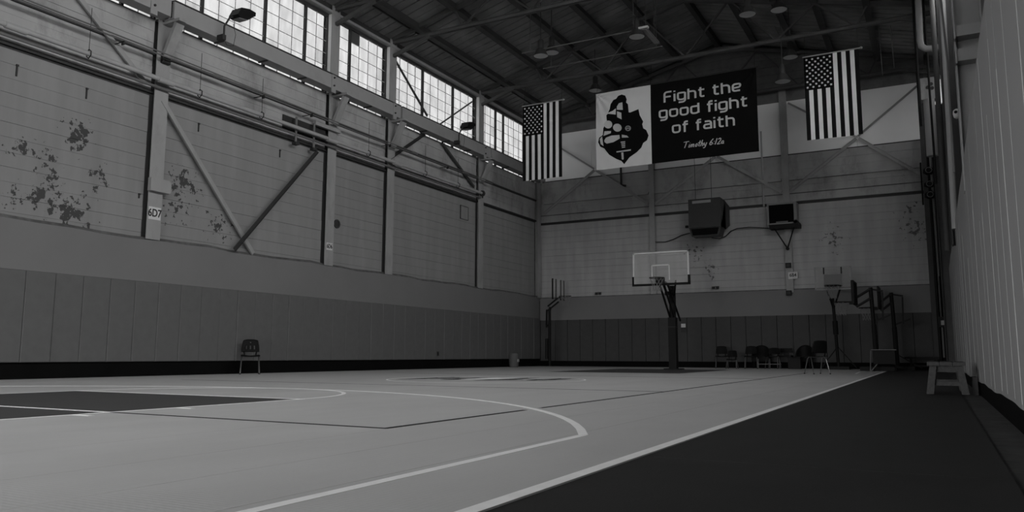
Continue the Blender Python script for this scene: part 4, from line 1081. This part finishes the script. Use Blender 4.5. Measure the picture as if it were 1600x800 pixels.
net(MB(), (0, by-.40, rz-.01), .225, .40).build('net', m_net, g)
# corner goal on the left, seen almost edge-on
cx = at(859, 560, 1, 28.2).x
g = thing('basketball_goal', 'slim dark basketball goal in the far left corner seen edge-on', 'goal', (cx, 28.2, 0))
MB().tube([(0, 0, .02), (0, 0, 2.2), (.04, 0, 2.35)], .055, 10).build('pole', m_blk2, g, smooth=True)
MB().tube([(-.14, .02, .3), (-.14, .02, 1.1)], .06, 8).build('counterweight', m_blk2, g)
MB().bar((-.16, 0, 1.55), (.02, 0, 1.7), .04, .05).build('handle', m_blk2, g)
MB().bar((-.14, 0, 1.6), (-.12, 0, 2.25), .05, .06).build('strut', m_blk2, g)
for dz in (0, -.17): MB().bar((-.08, 0, 2.38+dz), (.40, 0, 2.72+dz), .05, .05).build('arm', m_blk2, g)
MB().box(.42, .45, -.55, .55, 2.68, 3.42).build('backboard', m_board, g)
for yy in (-.54, -.24, .22, .52): MB().box(.37, .42, yy-.028, yy+.028, 2.62, 3.43).build('board_frame', m_blk2, g)
MB().tube([(.70+.22*math.cos(k*math.pi/10), .22*math.sin(k*math.pi/10), 2.76) for k in range(20)], .011, 6, True).box(.44, .5, -.06, .06, 2.68, 2.78).build('rim', m_blk2, g)
net(MB(), (.70, 0, 2.75), .215, .38).build('net', m_net, g)
# portable goal facing us with pale backboard
P = lambda u, v, Y: at(u, v, 1, Y)
b = P(1310, 565, 28.2)
g = thing('basketball_goal', 'portable basketball goal with a pale hazy backboard facing us', 'goal', (b.x, 28.2, 0))
h0 = P(1304, 453, 27.8).z; h1 = P(1304, 417, 27.8).z; w = (P(1330, 430, 27.7).x-P(1272, 430, 27.7).x)/2; xo = P(1301, 430, 27.7).x-b.x
MB().tube([(0, 0, .04), (-.05, 0, 1.6), (-.08, -.05, h0-.25)], .05, 10).build('pole', m_blk2, g, smooth=True)
MB().tube([(-.03, 0, 1.15), (-.045, 0, 1.6)], .085, 10).build('pole_sleeve', m_blk2, g)
MB().box(-.35, .35, -.3, .3, 0, .1).build('base', m_blk2, g)
for s in (-1, 1): MB().bar((0, 0, .75), (s*.55, .12, .04), .03, .03).build('base_strut', m_blk2, g)
MB().box(xo-w, xo+w, -.5, -.47, h0, h1).build('backboard', m_frost, g)
MB().box(xo-w, xo+w, -.51, -.46, h1-.03, h1).box(xo-w, xo+w, -.51, -.46, h0, h0+.03).box(xo-w, xo-w+.03, -.51, -.46, h0, h1).box(xo+w-.03, xo+w, -.51, -.46, h0, h1).build('board_frame', m_girder, g)
for s in (-1, 1): MB().box(xo+s*.27-.02, xo+s*.27+.02, -.515, -.505, h1-.24, h1-.02).build('target_bar', m_blk2, g)
MB().box(xo-.27, xo+.27, -.514, -.508, h0+.12, h1-.26).build('target_square', m_foam, g)
for s in (-1, 1):
    MB().bar((xo+s*.2, -.46, h0+.02), (-.07, -.02, h0-.62), .035, .05).build('arm', m_blk2, g)
MB().box(xo-.25, xo+.25, -.62, -.5, h0+.1, h0+.14).build('rim_mount', m_blk2, g)
MB().tube([(xo+.228*math.cos(k*math.pi/10), -.80+.228*math.sin(k*math.pi/10), h0+.12) for k in range(20)], .012, 6, True).build('rim', m_blk2, g)
net(MB(), (xo, -.80, h0+.11), .22, .42).build('net', m_net, g)
# two goals turned sideways on the right
def side_goal(label, Y, up, ub, vt, vtop, vbot, vr, urim, solid):
    b = P(up, 568, Y)
    g = thing('basketball_goal', label, 'goal', (b.x, Y, 0))
    zt = P(up, vt, Y).z; xb = P(ub, 455, Y).x-b.x; z1, z0 = P(ub, vtop, Y).z, P(ub, vbot, Y).z; xr = P(urim, vr, Y).x-b.x; zr = P(urim, vr, Y).z
    MB().tube([(0, 0, .05), (-.02, 0, zt*.55)], .075, 10).build('pole_base', m_blk2, g)
    MB().tube([(-.02, 0, zt*.5), (-.06, 0, zt)], .06, 10).build('pole', m_blk2, g, smooth=True)
    MB().box(-.45, .5, -.35, .35, 0, .12).build('base', m_blk2, g)
    MB().bar((0, 0, .5), (.7, .05, .06), .03, .03).build('base_strut', m_blk2, g)
    for yy in (-.1, .1):
        MB().bar((-.06, yy, zt-.04), (xb+.05, yy, zt-.30), .045, .055).build('arm', m_blk2, g)
        MB().bar((-.06, yy, zt-.32), (xb+.05, yy, zt-.58), .045, .055).build('arm', m_blk2, g)
    MB().bar((.26, 0, zt-.15), (.24, 0, zt-1.0), .05, .05).build('counterweight', m_blk2, g)
    MB().bar((-.05, 0, zt-1.05), (.45, 0, zt-.85), .04, .05).build('handle', m_blk2, g)
    MB().bar((-.06, 0, zt-.05), (.28, 0, zt-.12), .045, .05).build('strut', m_blk2, g)
    hy = .56
    if solid:
        MB().box(xb-.03, xb, -hy, hy, z0, z1).build('backboard', m_blk2, g)
    else:
        MB().box(xb-.02, xb-.005, -hy, hy, z0, z1).build('backboard', m_board, g)
    fr = MB()
    for yy in (-hy, -.2, .2, hy): fr.box(xb, xb+.05, yy-.025, yy+.025, z0, z1)
    fr.box(xb, xb+.05, -hy, hy, z0, z0+.05).box(xb, xb+.05, -hy, hy, z1-.05, z1).build('board_frame', m_blk2, g)
    MB().box(xb-.14, xb-.02, -.09, .09, zr-.08, zr+.02).build('rim_mount', m_blk2, g)
    MB().tube([(xb-.37+.228*math.cos(k*math.pi/10), .228*math.sin(k*math.pi/10), zr) for k in range(20)], .012, 6, True).build('rim', m_blk2, g)
    net(MB(), (xb-.37, 0, zr-.01), .22, .40).build('net', m_net, g)
side_goal('dark sideways basketball goal with solid dark backboard right of the hazy one', 26.3, 1370, 1334, 449, 440, 476, 472, 1318, True)
side_goal('rearmost sideways basketball goal nearest the right corner', 27.9, 1402, 1372, 457, 449, 483, 481, 1352, False)

# ------------------------------------------------------------------ chairs and other furniture
def shell(nx, nz, fn, skip=()):
    vs = [fn(i/nx, j/nz) for i in range(nx+1) for j in range(nz+1)]
    fs = [(i*(nz+1)+j, (i+1)*(nz+1)+j, (i+1)*(nz+1)+j+1, i*(nz+1)+j+1) for i in range(nx) for j in range(nz) if (i, j) not in skip]
    return MB().add(vs, fs)
def school_chair(label, loc, rz, sh=.45, top=.78, slots=True, w=.42, cat='chair', group='stacking chairs around the hall', shellm=None):
    t = thing('stacking_chair', label, cat, loc, rz, group)
    shellm = shellm or m_plast
    def seat(a, b):
        x = (a-.5)*w*(1-.06*b); y = -.22+.40*b
        return (x, y, sh-.015-.02*math.cos((a-.5)*2.6)+.012-.02*max(0, (.25-b)*4)**2+.015*(b-.6 if b > .6 else 0))
    o = shell(10, 8, seat).build('seat', shellm, t, smooth=True); md = o.modifiers.new('thickness', 'SOLIDIFY'); md.thickness = .014
    def back(a, b):
        ww = w*(.96-.2*b*b) if True else w
        x = (a-.5)*ww; z = sh+.06+(top-sh-.06)*b
        if b > .9: z -= (abs(a-.5)*2)**4*.03
        return (x, .175+.09*b-.05*(abs(a-.5)*2)**2*(1-.3*b)+.0, z)
    skip = set()
    if slots:
        for i in (3, 6, 9): skip |= {(i, 2), (i, 3), (i, 4)}
        skip |= {(6, 7)}
    o = shell(13, 10, back, skip).build('backrest', shellm, t, smooth=True); md = o.modifiers.new('thickness', 'SOLIDIFY'); md.thickness = .014
    for s in (-1, 1):
        MB().bar((s*w*.3, .15, sh-.01), (s*w*.34, .185, sh+.09), .03, .02).build('back_support', shellm, t)
        for e in (-1, 1):
            MB().tube([(s*w*.42, e*.03, sh-.03), (s*w*.45, e*.09, sh-.07), (s*w*.50, e*.235, .012)], .012, 8).build('leg', m_chrome, t, smooth=True)
            MB().lathe([(.017, 0), (.017, .025)], 8, (s*w*.50, e*.237, 0)).build('foot', m_blk, t)
    MB().tube([(-w*.42, 0, sh-.03), (w*.42, 0, sh-.03)], .012, 8).build('crossbar', m_chrome, t)
    return t
q = at(390, 582, 0, -14.05)
school_chair('dark slotted plastic chair standing alone against the left wall', (-14.05, q.y, 0), math.radians(48), top=.80)
q = P(1277, 584, 20.8)
school_chair('dark plastic chair with shiny legs standing on the court near the right sideline', (q.x, 20.8, 0), math.radians(215), top=.82, slots=False)
CHY = 28.3
school_chair('leftmost plastic chair of the dark row along the back wall', (P(1128, 571, CHY).x, CHY, 0), math.radians(12), slots=False)
school_chair('low child-size chair beside the leftmost chair of the back row', (P(1144, 571, 27.8).x, 27.8, 0), math.radians(5), sh=.34, top=.62, slots=False, w=.34)
school_chair('plastic chair just left of the large rounded chair in the back row', (P(1174, 571, CHY).x, CHY, 0), math.radians(8), slots=False)
school_chair('plastic chair right of the large rounded chair, behind a pale bar', (P(1208, 571, CHY).x, CHY, 0), math.radians(-5), top=.72, slots=False)
def tub_chair(label, x, y, rz, w, top):
    t = thing('tub_chair', label, 'chair', (x, y, 0), rz)
    pr = []
    n = 14
    vs = []; fs = []
    for i in range(n+1):
        a = math.pi*i/n; hh = .42+(top-.42)*math.sin(a)**.7
        for (rr, z) in ((w/2, .22), (w/2*1.02, hh-.04), (w/2*.96, hh), (w/2*.84, hh-.03), (w/2*.82, .40)):
            vs.append((rr*math.cos(a), rr*math.sin(a)*.8, z))
    for i in range(n):
        for k in range(4): fs.append((i*5+k, (i+1)*5+k, (i+1)*5+k+1, i*5+k+1))
    fs += [tuple(range(5)), tuple(n*5+k for k in range(5))]
    MB().add(vs, fs).build('backrest', m_plast, t, smooth=True)
    MB().prism([(-w*.42, -.25), (w*.42, -.25), (w*.42, .1), (w*.3, .25), (-w*.3, .25), (-w*.42, .1)], (0, 0, .24), (1, 0, 0), (0, 1, 0), (0, 0, .18)).build('seat', m_plast, t)
    for s in (-1, 1):
        for y in (-.2, .2): MB().tube([(s*w*.36, y, .24), (s*w*.4, y*1.1, .0)], .018, 6).build('leg', m_blk, t)
    return t
tub_chair('large rounded dark tub chair in the middle of the back row', P(1190, 571, 29.02).x, 29.02, math.radians(6), .66, .82)
tub_chair('rounded dark tub chair at the right end of the back row', P(1257, 571, 29.02).x, 29.02, math.radians(-8), .62, .82)
t = thing('office_chair', 'dark chair with small separate backrest in the back row', 'chair', (P(1228, 571, 28.95).x, 28.95, 0), 0)
MB().cham(-.2, .2, .16, .2, .56, .71, .015, 1).build('backrest', m_plast, t)
MB().cham(-.23, .23, -.22, .18, .40, .46, .015, 2).build('seat', m_plast, t)
for s in (-1, 1):
    MB().tube([(s*.12, .19, .42), (s*.12, .2, .62)], .012, 6).build('back_support', m_cond, t)
    for yy in (-.2, .16): MB().tube([(s*.2, yy, .40), (s*.22, yy*1.1, 0)], .013, 6).build('leg', m_blk, t)
t = thing('low_rack', 'low pale metal rack frame in front of the back row chairs', 'rack', (P(1204, 572, 27.75).x, 27.75, 0), 0)
MB().tube([(-.42, 0, .16), (.32, 0, .16)], .016, 6).build('rail', m_cond, t); MB().tube([(-.42, .22, .16), (.32, .22, .16)], .016, 6).build('rail', m_cond, t)
for x in (-.4, -.02, .3): MB().tube([(x, 0, 0), (x, 0, .34)], .013, 6).build('post', m_cond, t); MB().tube([(x, 0, .16), (x, .22, .16)], .013, 6).build('strut', m_cond, t)
t = thing('storage_crate', 'dark low box between the office chair and the right tub chair', 'box', (P(1242, 571, CHY).x, CHY, 0), 0)
MB().cham(-.2, .2, -.15, .2, 0, .40, .015, 2).build('body', m_blk, t); MB().box(-.21, .21, -.16, .21, .36, .40).build('lid', m_plast, t)
MB().tube([(-.16, 0, .40), (-.16, 0, .60), (.0, 0, .62), (.0, 0, .40)], .012, 6).build('handle', m_steeldk, t)
# small table by the sideways goals
q = P(1362, 575, 25.2); zt = P(1380, 546, 25.2).z
t = thing('folding_table', 'small dark table with pale top edge below the sideways goals', 'table', (q.x, 25.2, 0), 0)
w = P(1402, 575, 25.2).x-q.x
MB().box(0, w, 0, .5, zt-.03, zt).build('tabletop', m_plast, t)
MB().box(.0, w, -.008, 0, zt-.02, zt).build('edge_trim', m_cond, t)
MB().box(.06, w-.04, .02, .04, zt-.42, zt-.03).build('front_apron', m_blk, t)
for (xa, xb, m) in ((.0, -.04, m_cond), (.22, -.02, m_chrome)):
    MB().tube([(xa, .05, zt-.03 if xa == 0 else .30), (xb, .05, 0)], .016, 8).build('leg', m, t)
for xx in (w-.05, ): MB().tube([(xx, .05, zt-.03), (xx+.02, .05, 0)], .016, 8).build('leg', m_blk, t)
for xx in (.04, w-.05): MB().tube([(xx, .45, zt-.03), (xx, .45, 0)], .016, 8).build('leg', m_blk, t)
MB().tube([(.1, .05, .3), (.1, .45, .3)], .012, 6).build('stretcher', m_blk, t)
# wooden bench near the right wall
q = at(1479, 617, 2, 0)
BYn = 10.7; bcx = at(1480, 600, 1, BYn).x
t = thing('wooden_bench', 'low weathered wooden bench with splayed plank legs beside the right wall', 'bench', (bcx, BYn, 0), 0)
for x0, x1 in ((-.20, -.07), (-.065, .065), (.07, .20)):
    MB().cham(x0, x1, -.03, 1.2, .335, .38, .004, 2).build('seat_plank', m_wood, t)
MB().prism([(-.17, 0), (.17, 0), (.12, -.075), (-.12, -.075)], (0, .05, .335), (1, 0, 0), (0, 0, 1), (0, .04, 0)).build('end_apron', m_wood, t)
MB().prism([(-.17, 0), (.17, 0), (.12, -.075), (-.12, -.075)], (0, 1.08, .335), (1, 0, 0), (0, 0, 1), (0, .04, 0)).build('end_apron', m_wood, t)
for yy in (.0, 1.05):
    for s in (-1, 1):
        MB().prism([(s*.10, .33), (s*.175, .33), (s*.225, 0), (s*.145, 0)], (0, yy, 0), (1, 0, 0), (0, 0, 1), (0, .045, 0)).build('leg', m_wood, t)
    MB().box(-.15, .15, yy+.046, yy+.075, .10, .145).build('stretcher', m_wood, t)
b2 = P(1446, 575, 27.2)
t = thing('dark_bench', 'long dark low bench against the back wall near the right corner', 'bench', (b2.x-.15, 28.6, 0), 0)
MB().box(-.45, .55, -.2, .2, .36, .42).build('seat', m_blk, t)
for x in (-.3, .4): MB().box(x, x+.06, -.18, .18, 0, .36).build('leg', m_blk, t)
MB().box(-.3, .4, -.02, .02, .1, .16).build('stretcher', m_blk, t)
q = at(1519, 583, 0, XR-.06)
t = thing('wall_stop', 'small dark block at the foot of the right-hand lining', 'block', (XR-.012, q.y, -.016), 0)
MB().cham(-.05, -.0, -.12, .12, 0, .22, .01, 2).build('body', m_truss, t)
MB().box(-.056, -.05, -.07, .07, .06, .16).build('plate', m_steeldk, t)
# rubbish bin on the left
q = at(803, 573.5, 2, 0); q = at(803, 573, 0, -13.9)
t = thing('waste_bin', 'small pale cylindrical bin by the left wall near the far corner', 'bin', (-13.9, q.y, 0), 0)
MB().lathe([(.15, 0), (.17, .04), (.19, .40), (.16, .40), (.14, .06)], 18).build('body', m_binb, t, smooth=True)
MB().lathe([(.195, .38), (.2, .44), (.17, .52), (.10, .55)], 18).build('lid', m_binb, t, smooth=True)
MB().box(.155, .192, -.06, .06, .2, .3).build('label_plate', m_spandrel, t)
